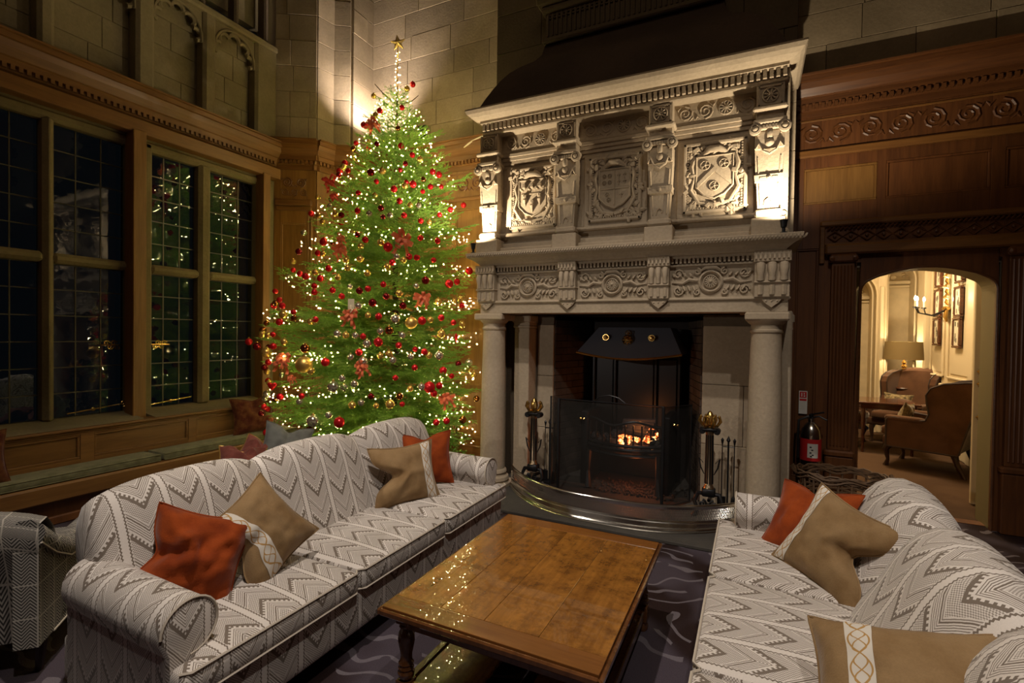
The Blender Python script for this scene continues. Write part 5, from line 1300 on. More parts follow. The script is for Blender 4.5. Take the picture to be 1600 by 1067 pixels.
SPEC = {'bow_a': (-3.415, 3.561, 1.743, 0.187), 'card': (-3.439, 3.585, 1.857, 0.075), 'bow_b': (-3.299, 3.587, 1.269, 0.177), 'bow_c': (-4.073, 3.358, 1.315, 0.211), 'bow_d': (-3.995, 3.392, 1.135, 0.105), 'bow_e': (-2.971, 4.091, 1.941, 0.179), 'bow_f': (-3.671, 3.672, 2.391, 0.176), 'bow_g': (-3.155, 4.001, 2.511, 0.238), 'bow_h': (-2.825, 4.321, 0.921, 0.184), 'bow_i': (-3.79, 4.251, 3.869, 0.19), 'bow_j': (-4.2, 4.042, 3.224, 0.179), 'bow_k': (-3.951, 3.858, 3.0, 0.106), 'bow_l': (-3.687, 3.699, 2.514, 0.121), 'big_gold': (-3.823, 3.378, 1.276, 0.079), 'mid_gold': (-2.996, 3.93, 1.69, 0.06), 'heart': (-4.396, 3.486, 1.032, 0.05), 'mirror': (-3.728, 3.403, 0.744, 0.06), 'icicle': (-2.797, 4.434, 1.546, 0.062), 'big_red': (-3.254, 3.885, 2.435, 0.047)}
PRO = [(0.22293999999999992, 1.10865, 0.9336000000000001), (0.3629800000000001, 1.2837, 0.98028), (0.6664, 1.49376, 1.00362), (1.0165000000000002, 1.4004, 1.02696), (1.43662, 1.5171000000000001, 1.02696), (1.74004, 1.42374, 1.00362), (2.11348, 1.2253500000000002, 0.95694), (2.49859, 1.0736400000000001, 0.9336000000000001), (2.8837, 0.9336000000000001, 0.84024), (3.3388299999999997, 0.7002, 0.7235400000000001), (3.64225, 0.52515, 0.5835), (3.934, 0.42012, 0.42012), (4.249090000000001, 0.23340000000000002, 0.23340000000000002), (4.55251, 0.09336, 0.09336), (4.7509, 0.03501, 0.03501)]
# ================================================================== CHRISTMAS TREE
KT = 1.167; TX, TY = -3.28*KT, 4.035*KT
def ZT(z): return 1.6+(z-1.6)*KT
PHR = math.atan2(.435, .9)
def RT(z, ph):
    if z <= PRO[0][0]: L, Q = PRO[0][1:]
    elif z >= PRO[-1][0]: L = Q = .035
    else:
        for (a, l, r), (b, l2, r2) in zip(PRO, PRO[1:]):
            if a <= z <= b: t = (z-a)/(b-a); L, Q = l+(l2-l)*t, r+(r2-r)*t; break
    v = (L+Q)/2+(Q-L)/2*math.cos(ph-PHR)
    x, y = math.cos(ph), math.sin(ph)
    if y > .2: v = min(v, .80/max(y, .3))
    if x < 0 and y > -.1: v = min(v, 1.05)
    if x < -.3: v = min(v, 1.6/max(-x, .3))
    return v
def bough(L, seed):
    rn = random.Random(seed); vs, fs = [], []
    def needles_on(p, q, dens, nl):
        d = q-p; ln = d.length; d.normalize(); k = max(2, int(ln*dens))
        side = d.cross(Vector((0, 0, 1)));
        if side.length < .1: side = Vector((0, 1, 0))
        side.normalize(); up_ = side.cross(d)
        for i in range(k):
            c = p+(q-p)*((i+rn.random())/k); a = rn.uniform(-.5, PI+.5); o = side*math.cos(a)+up_*math.sin(a)*.8
            tip = c+(d*.75+o*.8).normalized()*nl*rn.uniform(.8, 1.2); wv = d.cross(o).normalized()*.0027
            b = len(vs); vs.extend([c-wv, c+wv, tip]); fs.append((b, b+1, b+2))
    def stick(p, q, r):
        d = (q-p).normalized(); s = d.cross(Vector((0, 0, 1)))
        if s.length < .1: s = Vector((0, 1, 0))
        s.normalize(); u = s.cross(d); b = len(vs)
        for c, rr in ((p, r), (q, r*.6)):
            for k in range(3): a = 2*PI*k/3; vs.append(c+(s*math.cos(a)+u*math.sin(a))*rr)
        for k in range(3): fs.append((b+k, b+(k+1) % 3, b+3+(k+1) % 3, b+3+k))
    def zc(t): return -.10*L*t + .14*L*t*t
    N_ = 8; pts = [Vector((L*i/N_, .02*L*math.sin(i*1.3+seed), zc(i/N_))) for i in range(N_+1)]
    for a, b in zip(pts, pts[1:]): stick(a, b, .0035*(1.3-a.x/L) + .002)
    for a, b in zip(pts[2:], pts[3:]): needles_on(a, b, 260, .021)
    k = max(5, int(L*17))
    for i in range(k):
        t = .16+.82*i/k; base = Vector((L*t, .02*L*math.sin(t*N_*1.3+seed), zc(t))); sg = 1 if i % 2 else -1
        ln = (.12+.42*L*(1-t)**.8)*rn.uniform(.75, 1.15)*min(1, .45+t*2.2); an = sg*math.radians(rn.uniform(42, 60)); dr = Vector((math.cos(an), math.sin(an), rn.uniform(-.22, .12)))
        tip = base+dr*ln; stick(base, tip, .0025); needles_on(base, tip, 330, .020)
        for j in range(int(ln/.045)):
            t2 = .25+.7*j/max(1, int(ln/.045)); b2 = base+dr*ln*t2; s2 = 1 if j % 2 else -1; a2 = an+s2*math.radians(rn.uniform(38, 60))
            l2 = (.035+.30*ln*(1-t2))*rn.uniform(.8, 1.2); needles_on(b2, b2+Vector((math.cos(a2), math.sin(a2), rn.uniform(-.3, .15)))*l2, 330, .019)
    me = D.meshes.new('bough'); me.from_pydata([tuple(v) for v in vs], [], fs); me.materials.append(MT['needles']); return me
LENS = [.32, .52, .80, 1.12, 1.46]
BM = {i: [bough(l, 10*i+k) for k in range(2)] for i, l in enumerate(LENS)}
tree = thing('christmas_tree', 'tall decorated Christmas spruce in the corner left of the fireplace', 'tree', (TX, TY, 0))
MB().tube([(0, 0, .2), (0.01, 0, 1.5), (-.01, 0, 3), (0, 0, ZT(4.35))], [.055, .045, .022, .008], 8).build('trunk', 'bark', tree, smooth=True)
rn = random.Random(77); z = .50; i = 0; ph = 0; cnt = 0
tot = 292
for i in range(tot):
    u = (i+.5)/tot; z = ZT(.46+3.58*u**1.22)
    ph += 2.39996+rn.uniform(-.25, .25)
    R_ = RT(z, ph); 
    fr_ = rn.uniform(.78, 1.05) if i % 3 else rn.uniform(.6, .85)
    if rn.random() < .05: fr_ *= 1.08
    Ln = max(.13, R_*fr_)
    k = min(range(len(LENS)), key=lambda q: abs(LENS[q]-Ln)); me = rn.choice(BM[k])
    o = D.objects.new('bough', me); COL.objects.link(o); o.parent = tree
    el = math.radians(-14+38*u+rn.uniform(-9, 9))
    if i >= tot-3: el = math.radians(50)
    s = Ln/LENS[k]/max(.8, math.cos(el)); o.scale = (s, s, s); o.location = (0, 0, z - math.tan(el)*Ln*.55)
    o.rotation_euler = (rn.uniform(-.35, .35), -el, ph)
# long stray boughs seen in the silhouette
for ph_, z_, L_, el in [(a, ZT(b), c*KT, d) for a, b, c, d in ((PHR+.1, 2.62, .80, 8), (PHR-.1, 3.0, .78, 14), (PHR+.2, 3.55, .48, 20), (PHR+PI, 1.25, 1.28, 2), (PHR+PI+.1, 1.75, 1.25, -4))]:
    k = min(range(len(LENS)), key=lambda q: abs(LENS[q]-L_)); o = D.objects.new('bough', BM[k][0]); COL.objects.link(o); o.parent = tree
    s = L_/LENS[k]; o.scale = (s, s, s); o.location = (0, 0, z_-.06); o.rotation_euler = (.2, -math.radians(el), ph_)
MB().tube([(0, 0, 4.28), (-.14, -.07, 4.40), (-.24, -.12, 4.52)], [.008, .007, .005], 5).tube([(0, 0, 4.28), (.15, .07, 4.32), (.23, .10, 4.39)], [.008, .006, .004], 5).build('top_twig', 'bark', tree)
MB().lathe([(.44, 0), (.50, .22), (.54, .41), (.53, .43), (.50, .43), (.46, .37), (.001, .37)], (0, 0, 0), 28).build('red_tub', 'tub', tree, smooth=35)
# ---- fairy lights
fl_ = thing('fairy_lights', 'warm white fairy lights wound round the Christmas tree', 'lights', (TX, TY, 0))
rn = random.Random(5)
nb = 1150; bv, bf = [], []
ico = [(0, 0, 1), (.894, 0, .447), (.276, .851, .447), (-.724, .526, .447), (-.724, -.526, .447), (.276, -.851, .447), (.724, .526, -.447), (-.276, .851, -.447), (-.894, 0, -.447), (-.276, -.851, -.447), (.724, -.526, -.447), (0, 0, -1)]
icf = [(0, 1, 2), (0, 2, 3), (0, 3, 4), (0, 4, 5), (0, 5, 1), (1, 6, 2), (2, 7, 3), (3, 8, 4), (4, 9, 5), (5, 10, 1), (2, 6, 7), (3, 7, 8), (4, 8, 9), (5, 9, 10), (1, 10, 6), (11, 7, 6), (11, 8, 7), (11, 9, 8), (11, 10, 9), (11, 6, 10)]
wire = []; ph = 0
for i in range(nb):
    u = i/nb; z = ZT(.55+3.35*u**1.15); R_ = RT(z, ph)
    ph += .055/max(.12, R_)*rn.uniform(.6, 1.4)
    r = R_*rn.uniform(.80, 1.0) if rn.random() < .7 else R_*rn.uniform(.5, .85); zz = z+rn.uniform(-.06, .06)-.03*math.sin(ph*6)
    c = Vector((r*math.cos(ph), r*math.sin(ph), zz))
    if i % 3 == 0: wire.append(c-Vector((0, 0, .008)))
    b = len(bv); q = .0030 if rn.random() < .85 else .0048; bv += [tuple(c+Vector(p)*q) for p in ico]; bf += [tuple(b+j for j in f) for f in icf]
for i in range(30):
    t = i/29; a = t*6*2*PI; c = Vector((.035*math.cos(a)*(1-.3*t), .035*math.sin(a)*(1-.3*t), 4.36+.53*t)); b = len(bv); bv += [tuple(c+Vector(p)*.0042) for p in ico]; bf += [tuple(b+j for j in f) for f in icf]
m = MB(); m.add(bv, bf); m.build('bulbs', 'bulb', fl_, kind='stuff')
m = MB(); m.tube(wire, .0016, 3, cap=False); m.build('light_wire', 'wire', fl_)
# ---- star
stt = thing('star_topper', 'gold wire star on the very top of the Christmas tree', 'star', (TX, TY, ZT(4.52)), PHR)
m = MB(); P = []
for i in range(10):
    r = .10 if i % 2 == 0 else .043; a = PI/2+2*PI*i/10+.15; P.append((r*math.cos(a), r*math.sin(a)))
vs = [(x, 0, z) for x, z in P]+[(0, -.022, 0), (0, .022, 0)]
m.add(vs, [(i, (i+1) % 10, 10) for i in range(10)]+[((i+1) % 10, i, 11) for i in range(10)]); m.build('star_body', 'star', stt)
MB().tube([(0, 0, -.04), (0, 0, -.60)], .006, 6).build('stem', 'gold', stt)
# ---- baubles
KIND = dict(r=('red', 'glossy red bauble hanging on the Christmas tree', 'red baubles on the tree'), d=('dred', 'dark wine red bauble hanging on the Christmas tree', 'dark red baubles on the tree'),
            g=('gold', 'small shiny gold bauble hanging on the Christmas tree', 'gold baubles on the tree'), s=('silver', 'silvery mirror bauble hanging on the Christmas tree', 'silver baubles on the tree'),
            b=('brown', 'copper brown bauble hanging on the Christmas tree', 'copper baubles on the tree'))
def bmesh_ball(mat):
    m = MB(); m.lathe([(.001, -1)]+[(math.cos(a), math.sin(a)) for a in [-PI/2+PI*i/10 for i in range(1, 10)]]+[(.001, 1)], (0, 0, 0), 18, cap=False)
    me = D.meshes.new('ball'); me.from_pydata(m.v, [], m.f); me.materials.append(MT[mat]); me.shade_smooth(); return me
m = MB(); m.lathe([(.22, .92), (.24, 1.12), (.20, 1.16), (.001, 1.16)], (0, 0, 0), 8); m.tube([(0, 0, 1.15), (.06, 0, 1.25), (0, 0, 1.35), (-.06, 0, 1.25), (0, 0, 1.15)], .02, 4)
capme = D.meshes.new('cap'); capme.from_pydata(m.v, [], m.f); capme.materials.append(MT['gold'])
BALL = {}
def bauble(x, y, z, r, mat, label, group=None, name='bauble'):
    if mat not in BALL: BALL[mat] = bmesh_ball(mat)
    t = thing(name, label, 'bauble', (x, y, z), rn.uniform(0, 6), group); t.scale = (r, r, r)
    link('ball', BALL[mat], t); link('cap', capme, t); return t
BL = []
for row in BAUB.split(';'):
    x, y, z, r, k = row.split(','); mt_, lb, gp = KIND[k]; r = float(r)
    BL.append((bauble(float(x), float(y), float(z), max(.02, r), mt_, lb, gp), k))
for i in range(62):    # sides that the windows mirror
    z = ZT(.7+3.0*rn.random()**1.4); ph = PHR+PI*rn.uniform(.58, 1.25); r_ = RT(z, ph)*.97; k = rn.choice('rrdgsgb'); mt_, lb, gp = KIND[k]
    bauble(TX+r_*math.cos(ph), TY+r_*math.sin(ph), z, rn.uniform(.028, .037), mt_, lb.replace('hanging on the Christmas tree', 'on the window side of the Christmas tree'), gp.replace('on the tree', 'on the window side'))
q = SPEC
bauble(*q['big_gold'], 'mgold', 'large matte gold bauble low on the left side of the tree, the biggest one')
bauble(*q['mid_gold'], 'mgold', 'medium satin gold bauble right of the middle of the tree')
bauble(*q['big_red'], 'red', 'largest red bauble high in the middle of the tree below the ribbon')
bauble(*q['mirror'], 'silver', 'big mirror bauble low on the tree just above the sofa back')
h = q['heart']; t = thing('heart_ornament', 'crimson heart shaped bauble at the lower left edge of the tree', 'ornament', h[:3], PHR)
m = MB(); m.grid(lambda u, v: ((lambda a, b: (.049*1.0*math.sin(b)*math.sin(a)**3, .022*math.cos(b), .049*(.81*math.cos(a)-.31*math.cos(2*a)-.12*math.cos(3*a))*(.35+.65*math.sin(b))))(2*PI*u, PI*v)), 24, 8); m.build('heart', 'red', t, smooth='full')
h = q['icicle']; t = thing('drop_ornament', 'long red glass drop hanging at the right edge of the tree', 'ornament', h[:3])
MB().lathe([(.001, -.07), (.012, -.02), (.017, .01), (.008, .035), (.004, .05), (.001, .055)], (0, 0, 0), 10).build('drop', 'red', t, smooth='full')
h = q['card']; t = thing('gift_card', 'cream paper card tucked above an orange ribbon in the middle of the tree', 'card', h[:3], PHR)
MB().box(-.030, .030, -.004, .004, -.05, .05, .002).build('card_sheet', 'cream', t); MB().lathe([(.001, -.05), (.022, -.035), (.026, -.01), (.012, .01), (.016, .025), (.001, .045)], (0, -.012, -.05), 10).build('figurine', 'cream', t, smooth='full')
def bow(key, label, mat='ribbon', rot=0):
    x, y, z, s = SPEC[key]; t = thing('ribbon_bow', label, 'ribbon', (x, y, z), PHR); t.rotation_euler.y = rot
    rb = random.Random(key); s *= .62
    for k in range(7):
        a = 2*PI*k/7+rb.uniform(-.3, .3); L_ = s*rb.uniform(.55, .95); w_ = s*.20; m = MB()
        ax = Vector((math.cos(a), -.35, math.sin(a))).normalized(); sd = Vector((-math.sin(a), 0, math.cos(a)))
        def fn(u, v): 
            th = PI*u*1.05; return ax*(L_*math.sin(th)) + Vector((0, -1, 0))*(L_*.28*math.sin(2*th)) + sd*((v-.5)*w_*(.6+.7*math.sin(th))+.12*L_*math.cos(th))
        m.grid(fn, 10, 2); o = m.build('loop', mat, t, smooth='full')
    for sg_ in (-1, 1):
        m = MB(); m.grid(lambda u, v: Vector((sg_*(.15+.35*u)*s+(v-.5)*s*.22, -.03-.03*math.sin(u*6), -s*1.15*u+.02)), 10, 2); m.build('ribbon_tail', mat, t, smooth='full')
    MB().lathe([(.001, -.12*s), (.10*s, -.08*s), (.13*s, 0), (.10*s, .08*s), (.001, .12*s)], (0, -.02, 0), 8).build('knot', mat, t, smooth='full')
for k, lb in dict(a='orange red ribbon bow under the cream card mid tree', b='orange red ribbon bow low in the centre of the tree', c='broad orange red ribbon bow at the lower left next to the large gold bauble',
    d='small orange red ribbon bow just below the large gold bauble', e='orange red ribbon bow right of centre at mid height', f='peach red ribbon bow at upper left of the tree', g='wide copper ribbon bow in the upper middle of the tree',
    h='orange red ribbon bow at the lower right near the stone column', i='coral red ribbon bow near the top of the tree', j='deep red ribbon bow on the upper left edge of the tree', k='small red ribbon bow just beneath the upper left bow', l='thin red ribbon bow above the middle, left of the copper bow').items():
    bow('bow_'+k, lb, 'ribbonr' if k in 'jk' else 'ribbon', .2 if k in 'aceg' else -.3)

ANCH = dict(bow_a='the ribbon under the cream card', bow_b='the low central ribbon', bow_c='the broad lower left ribbon', bow_e='the right middle ribbon', bow_f='the peach ribbon', bow_g='the wide copper ribbon', bow_h='the lower right ribbon', bow_i='the ribbon near the top', bow_j='the upper left ribbon', big_gold='the largest gold bauble', mid_gold='the satin gold bauble', heart='the crimson heart', mirror='the big mirror bauble', icicle='the red drop', big_red='the largest red bauble')
AP = {v: ((SPEC[k][0]-TX)*.9+(SPEC[k][1]-TY)*.435, SPEC[k][2]) for k, v in ANCH.items()}; AP['the star'] = (0, ZT(4.5))
NM = dict(r='red', d='dark wine red', g='shiny gold', s='silvery mirror', b='copper brown')
dirs = {}
for o, k in BL:
    a = (o.location.x-TX)*.9+(o.location.y-TY)*.435; z = o.location.z
    nm = min(AP, key=lambda q: math.hypot(AP[q][0]-a, AP[q][1]-z)); dx, dz = a-AP[nm][0], z-AP[nm][1]
    dn = ['right of', 'above right of', 'above', 'above left of', 'left of', 'below left of', 'below', 'below right of'][int(round(math.atan2(dz, dx)/(PI/4))) % 8]
    dirs.setdefault((k, nm, dn), []).append((math.hypot(dx, dz), o.name, o))
ORD = ['nearest', 'second nearest', 'third nearest', 'fourth nearest', 'fifth nearest', 'sixth nearest', 'seventh nearest', 'eighth nearest']
for (k, nm, dn), l in dirs.items():
    l.sort(key=lambda q: q[0])
    for i, (_, _, o) in enumerate(l):
        o['label'] = '%s bauble %s %s on the tree' % (NM[k], dn, nm) if len(l) == 1 else '%s bauble %s %s, %s one' % (NM[k], dn, nm, ORD[min(i, 7)])
# ================================================================== INNER ROOM beyond the doorway
WX, FY = 2.55, 10.4
ir = struct('wall_inner')
MB().box(WX, WX+.1, 5.8, FY+.9, 0, 3.6).build('inner_side_wall', 'creamwall', ir)
MB().box(.1, .2, 5.8, FY+.9, 0, 3.6).build('inner_left_wall', 'creamwall', ir)
MB().box(.1, WX+.1, FY+.7, FY+.9, 0, 3.6).build('niche_back', 'creamwall', ir)
MB().box(.1, WX+.1, 5.82, FY+.9, 3.6, 3.7).build('inner_ceiling', 'creamwall', ir)
MB().box(1.95, WX, 5.80, 5.84, 0, 3.6).box(.2, .8, 5.80, 5.84, 0, 3.6).build('inner_front_wall', 'creamwall', ir)
# arched niches in the end wall
def niche(a, b, zs):
    n = 16; c, hw = (a+b)/2, (b-a)/2; pts = [(c+hw*math.cos(PI-PI*i/n), zs+hw*1.15*math.sin(PI-PI*i/n)) for i in range(n+1)]
    m = MB(); k = n+1
    m.add([(x, FY, z) for x, z in pts]+[(x, FY, 3.6) for x, z in pts], [(i, i+1, k+i+1, k+i) for i in range(n)])
    full = [(a, 0)]+pts+[(b, 0)]; k = len(full)
    m.add([(x, FY, z) for x, z in full]+[(x, FY+.70, z) for x, z in full], [(i+1, i, k+i, k+i+1) for i in range(k-1)])
    m.build('arched_niche', 'creamwall', ir)
    MB().tube([(x, FY-.01, z) for x, z in full], .022, 6).tube([(x+(.05 if x < c else -.05), FY+.10, z) for x, z in full], .014, 6).build('arch_moulding', 'creampaint', ir, smooth=True)
    m = MB(); m.box(a, b, FY+.62, FY+.70, zs-.03, zs+.03, .01).box(a, b, FY+.66, FY+.70, zs-.09, zs-.05, .01)
    m.build('niche_rail', 'creampaint', ir)
    m = MB()
    for q in range(11):
        t = PI*(q+.5)/11
        for rr in (.13, .20): leafp = [(c+rr*math.cos(t), FY+.69, zs+.08+rr*math.sin(t)), (c+(rr+.035)*math.cos(t), FY+.67, zs+.08+(rr+.035)*math.sin(t)), (c+(rr+.06)*math.cos(t), FY+.69, zs+.08+(rr+.06)*math.sin(t))]; m.tube(leafp, [.006, .018, .005], 5)
    m.lathe([(.05, 0), (.04, -.02), (.001, -.03)], (c, FY+.69, zs+.09), 10, 'y')
    for s in (-1, 1):
        for q in range(4): m.tube([(c+s*(.12+.08*q), FY+.69, zs+.36-.05*q), (c+s*(.17+.08*q), FY+.67, zs+.42-.05*q), (c+s*(.21+.08*q), FY+.69, zs+.38-.05*q)], [.006, .018, .006], 5)
    m.build('plaster_foliage', 'creampaint', ir, kind='stuff', smooth=True)
niche(1.25, 1.93, 2.35); niche(2.04, 2.52, 2.62)
MB().box(.2, 1.25, FY, FY+.1, 0, 3.6).box(1.93, 2.04, FY-.02, FY+.1, 0, 3.6).box(2.52, 2.6, FY, FY+.1, 0, 3.6).build('niche_pier', 'creampaint', ir)
MB().box(1.955, 2.015, FY-.07, FY-.02, 0, 2.5, .012).build('niche_pilaster', 'creampaint', ir)
# side wall panelling
def ipanel(y0, y1, z0, z1):
    m = MB()
    for q in ((y0, y1, z0, z0+.03), (y0, y1, z1-.03, z1), (y0, y0+.03, z0, z1), (y1-.03, y1, z0, z1)): m.box(WX-.03, WX, q[0], q[1], q[2], q[3], .008)
    m.build('panel_moulding', 'creampaint', ir)
    MB().box(WX-.012, WX, y0+.10, y1-.10, z0+.07, z1-.07, .01).build('panel', 'creampaint', ir)
for a, b in ((6.2, 7.1), (7.2, 8.0), (8.32, 9.1), (9.22, 9.95)):
    ipanel(a, b, .28, .85)
for a, b in ((8.3, 9.15), (9.3, 9.9)): ipanel(a, b, 1.05, 2.9)
MB().box(WX-.05, WX, 5.84, FY, .90, .96, .015).box(WX-.04, WX, 5.84, FY, 0, .20, .012).box(WX-.025, WX, 5.84, FY, .20, .235, .008).build('dado_rail', 'creampaint', ir)
m = MB(); m.box(WX-.06, WX, 8.10, 8.26, 0, 3.2, .012); m.build('doorcase_edge', 'creampaint', ir)
MB().box(WX-.10, WX, 9.92, 10.30, 0, 3.4, .02).build('corner_pilaster', 'creampaint', ir)
# open door leaf
dl = thing('door_2', kind='structure')
MB().box(1.945, 2.10, 6.27, 6.31, .01, 2.32, .004).build('door_edge', 'creampaint', dl)
MB().box(2.10, 2.52, 6.275, 6.305, .01, 2.32, .004).build('door_leaf', 'creampaint', dl)
m = MB()
for z in (1.30, 1.18, .86): m.box(1.975, 2.035, 6.255, 6.27, z-.03, z+.02, .004).tube([(1.96, 6.25, z), (2.07, 6.25, z)], .009, 6)
m.build('brass_fittings', 'brass', dl, smooth=40)
MB().box(1.86, 1.905, 5.74, 5.80, 0, 2.5, .004).build('outer_door_frame', 'creampaint', dl)
# pictures
def picture(y, z, w_, h_, label):
    t = thing('framed_picture', label, 'picture', (WX-.035, y, z), 0, None)
    m = MB()
    for q in ((-w_/2, w_/2, -h_/2, -h_/2+.035), (-w_/2, w_/2, h_/2-.035, h_/2), (-w_/2, -w_/2+.035, -h_/2+.035, h_/2-.035), (w_/2-.035, w_/2, -h_/2+.035, h_/2-.035)): m.box(-.03, .012, *q, .008)
    m.build('frame', 'mahog', t); MB().box(-.012, .0, -w_/2+.03, w_/2-.03, -h_/2+.03, h_/2-.03).build('print', 'art', t)
    r_ = random.Random(label); m = MB()
    for q in range(7):
        yy, zz = r_.uniform(-w_/2+.07, w_/2-.07), r_.uniform(-h_/2+.08, h_/2-.08); m.box(-.015, -.011, yy-.012, yy+.012, zz-.03, zz+.03)
    m.build('printed_figures', 'artdark', t); m = MB(); m.tube([(-.0, 0, h_/2), (-.01, 0, h_/2+.05)], .008, 5); m.build('hanging_ring', 'brass', t)
picture(8.70, 1.70, .27, .42, 'framed print lowest in the near column beyond the doorway')
picture(8.68, 2.12, .27, .42, 'framed print in the middle of the near column, right of the wall sconce')
picture(8.66, 2.58, .27, .42, 'framed print topmost in the near column above the sconce')
picture(9.52, 1.72, .27, .42, 'framed print lowest in the far column below the sconce candles')
picture(9.50, 2.15, .27, .42, 'framed print in the middle of the far column behind the sconce candles')
picture(9.48, 2.60, .27, .44, 'framed print above the candles in the far column')
# sconce
sc_ = thing('wall_sconce', 'carved gilt wall sconce with lit candle bulbs in the inner room', 'lamp', (WX-.03, 9.12, 2.05))
m = MB()
for i in range(9): m.tube([(0, -.02*(i % 2), .05+i*.075), (-.035, .035*(1 if i % 2 else -1), .09+i*.075), (-.01, 0, .14+i*.075)], [.01, .024, .01], 6)
m.lathe([(.05, -.02), (.055, 0), (.03, .03)], (-.02, 0, .0), 10); 
for i in range(5): m.tube([(-.02, -.04+.02*i, -.02), (-.03, -.05+.025*i, -.12), (-.01, -.03+.015*i, -.19)], [.014, .012, .004], 5)
m.build('carved_backplate', 'brass', sc_, smooth=True)
for dy, dx in ((.14, -.32), (-.02, -.38), (.30, -.2)):
    m = MB(); m.tube([(-.02, 0, -.02), (dx*.5, dy*.6, -.10), (dx*.9, dy, -.06), (dx, dy, .02)], .009, 6).lathe([(.001, .0), (.035, .02), (.03, .03), (.012, .035)], (dx, dy, 0), 10)
    a = m.build('arm', 'iron', sc_, smooth=True)
    MB().lathe([(.013, .03), (.013, .12), (.001, .12)], (dx, dy, 0), 8).build('candle_sleeve', 'ivory', a)
    MB().lathe([(.006, .12), (.018, .145), (.012, .175), (.001, .195)], (dx, dy, 0), 10).build('candle_bulb', 'candle', a, smooth=True)
lamp('sconce_light', 'POINT', (WX-.40, 9.15, 2.22), 16, (1, .70, .38), shadow_soft_size=.03)
# lamp with drum shade, on a small side table
sd = thing('side_table', 'small round side table under the lamp behind the far wing chair', 'table', (2.25, 10.10, 0))
MB().lathe([(.19, .79), (.20, .805), (.19, .82), (.001, .82)], (0, 0, 0), 20).build('top', 'mahog', sd, smooth=40); MB().lathe([(.14, 0), (.12, .03), (.03, .06), (.025, .70), (.06, .79)], (0, 0, 0), 12).build('pedestal', 'mahog', sd, smooth=40)
lm = thing('table_lamp', 'table lamp with olive drum shade and brass column in the inner room', 'lamp', (2.25, 10.10, .82))
MB().lathe([(.08, 0), (.08, .02), (.03, .04), (.028, .32), (.045, .34), (.02, .37), (.035, .40), (.012, .43), (.012, .50)], (0, 0, 0), 16).build('base', 'brass', lm, smooth=40)
MB().lathe([(.285, .45), (.26, .74), (.255, .74), (.28, .45)], (0, 0, 0), 32, cap=False).build('shade', 'shade', lm, smooth=40)
MB().lathe([(.001, .50), (.03, .54), (.03, .57), (.001, .61)], (0, 0, 0), 10).build('bulb', 'candle', lm)
lamp('lamp_light', 'POINT', (2.25, 10.10, 1.40), 45, (1, .74, .42), shadow_soft_size=.035)
lamp('inner_ceiling_fill', 'AREA', (1.3, 8.2, 3.5), 105, (1, .74, .44), (1.3, 8.2, 0), shape='DISK', size=.8)  # overhead fill added to brighten the inner room, as is the next one
lamp('inner_ceiling_fill', 'AREA', (1.3, 10.75, 3.4), 10, (1, .78, .48), (1.6, 10.9, 1), shape='DISK', size=.3)
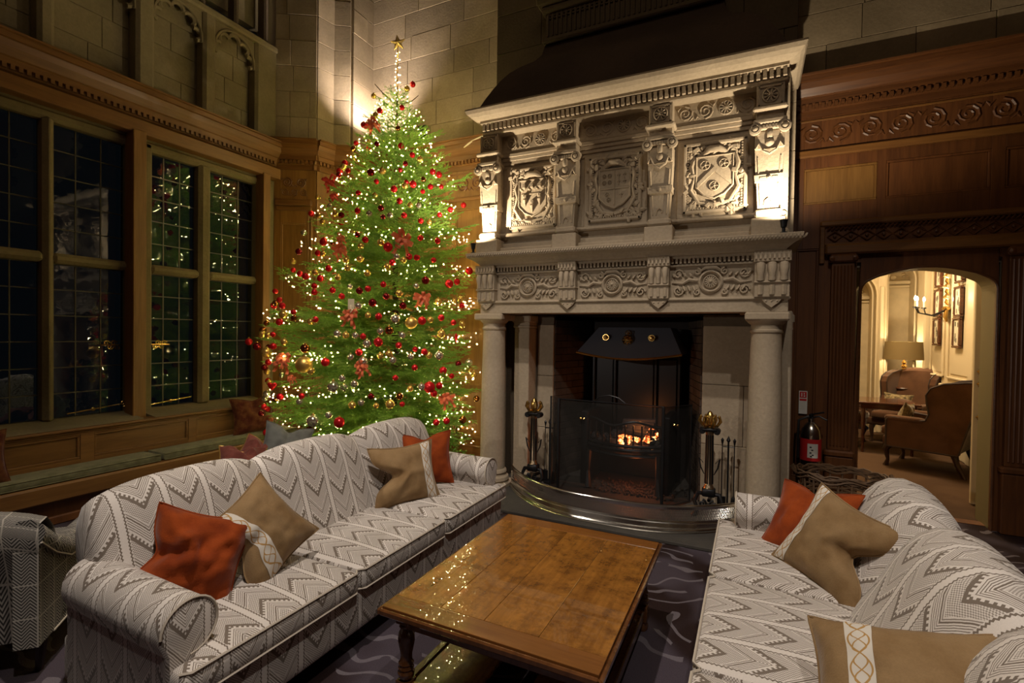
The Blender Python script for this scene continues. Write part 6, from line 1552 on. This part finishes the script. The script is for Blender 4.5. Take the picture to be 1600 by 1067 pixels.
# wing chairs
def wingchair(label, loc, rz):
    t = thing('wing_chair', label, 'armchair', loc, rz)
    def sb(name, *a, **k): m = MB(); softbox(m, *a, **k); return m.build(name, 'wing', t, smooth='full')
    sb('seat_frame', -.30, .33, -.34, .34, .26, .38, .03, 0, 5); sb('seat_cushion', -.24, .37, -.27, .27, .37, .49, .04, .02, 8)
    # back
    m = MB(); 
    def bf_(u, v): s = 2*u-1; return (-.24-.24*v-.03*(1-s*s), s*(.30+.04*v), .38+.72*v-.06*abs(s)**3*v)
    def bb_(u, v): s = 1-2*u; return (-.36-.26*v, s*(.33+.04*v), .26+.86*v-.06*abs(s)**3*v)
    m.grid(bf_, 8, 8); m.grid(bb_, 8, 8); m.grid(lambda u, v: Vector(bf_(u, 1))*(1-v)+Vector(bb_(1-u, 1))*v + Vector((0, 0, .04*math.sin(PI*v))), 8, 4)
    m.build('backrest', 'wing', t, smooth=50)
    for s in (-1, 1):
        # wing + arm side as one outline in xz, thick in y
        o = [(.28, .26), (.28, .58), (.26, .61), (.20, .62), (.0, .60), (-.09, .62), (-.12, .70), (-.10, .82), (-.09, .92), (-.13, 1.0), (-.24, 1.06), (-.42, 1.09), (-.58, 1.10), (-.56, .95), (-.46, .6), (-.38, .26)]
        m = MB(); m.prism(o, 'y', s*.28, s*.37); w_ = fixn(m.build('wing_side', 'wing', t))
        m = MB(); m.tube([(x, s*.37, z) for x, z in o]+[(o[0][0], s*.37, o[0][1])], .011, 5).tube([(x, s*.28, z) for x, z in o[:13]], .010, 5); m.build('piping', 'wingpipe', w_)
        sb('arm_pad', -.08, .30, s*.37-.045-.055, s*.37-.045+.055, .57, .64, .03, 0, 5)
    for x, y in ((.27, -.28), (.27, .28)): MB().tube([(x, y, .27), (x+.035, y, .20), (x+.01, y, .08), (x+.03, y, .0)], [.045, .035, .018, .03], 8).build('cabriole_leg', 'darkleg', t, smooth=True)
    for x, y in ((-.33, -.30), (-.33, .30)): MB().tube([(x, y, .27), (x-.03, y, .15), (x-.10, y, .0)], [.04, .025, .022], 8).build('rear_leg', 'darkleg', t, smooth=True)
    return t
w1 = wingchair('brown wing armchair seen from the side, nearest beyond the doorway', (1.98, 7.85, 0), math.radians(152)); w1.scale = (1.05, 1.05, 1.02)
w2 = wingchair('brown wing armchair facing the doorway beside the lamp', (2.12, 9.50, 0), math.radians(-128))
w3 = wingchair('brown armchair mostly hidden by the left door jamb', (1.22, 9.15, 0), math.radians(-20))
ot = thing('dining_table', 'square mahogany table between the wing chairs', 'table', (1.72, 8.75, 0))
MB().box(-.36, .36, -.36, .36, .69, .72, .008).build('top', 'mahog', ot); MB().box(-.32, .32, -.32, .32, .62, .69, .004).build('apron', 'mahog', ot)
for x in (-.28, .28):
    for y in (-.28, .28): MB().tube([(x, y, .64), (x, y, 0)], [.026, .018], 8).build('leg', 'mahog', ot)
pillow('cushion', 'black and gold patterned cushion on the wing chair by the lamp', 'patch', (2.02, 9.38, .62), (-.62, -.78, .2), (.1, .1, 1), .40, .30, .14, seed=31)
pillow('cushion', 'gold patterned cushion on the nearest wing chair', 'patch', (1.80, 7.93, .62), (-.88, .47, .2), (.1, .1, 1), .38, .34, .14, seed=32)
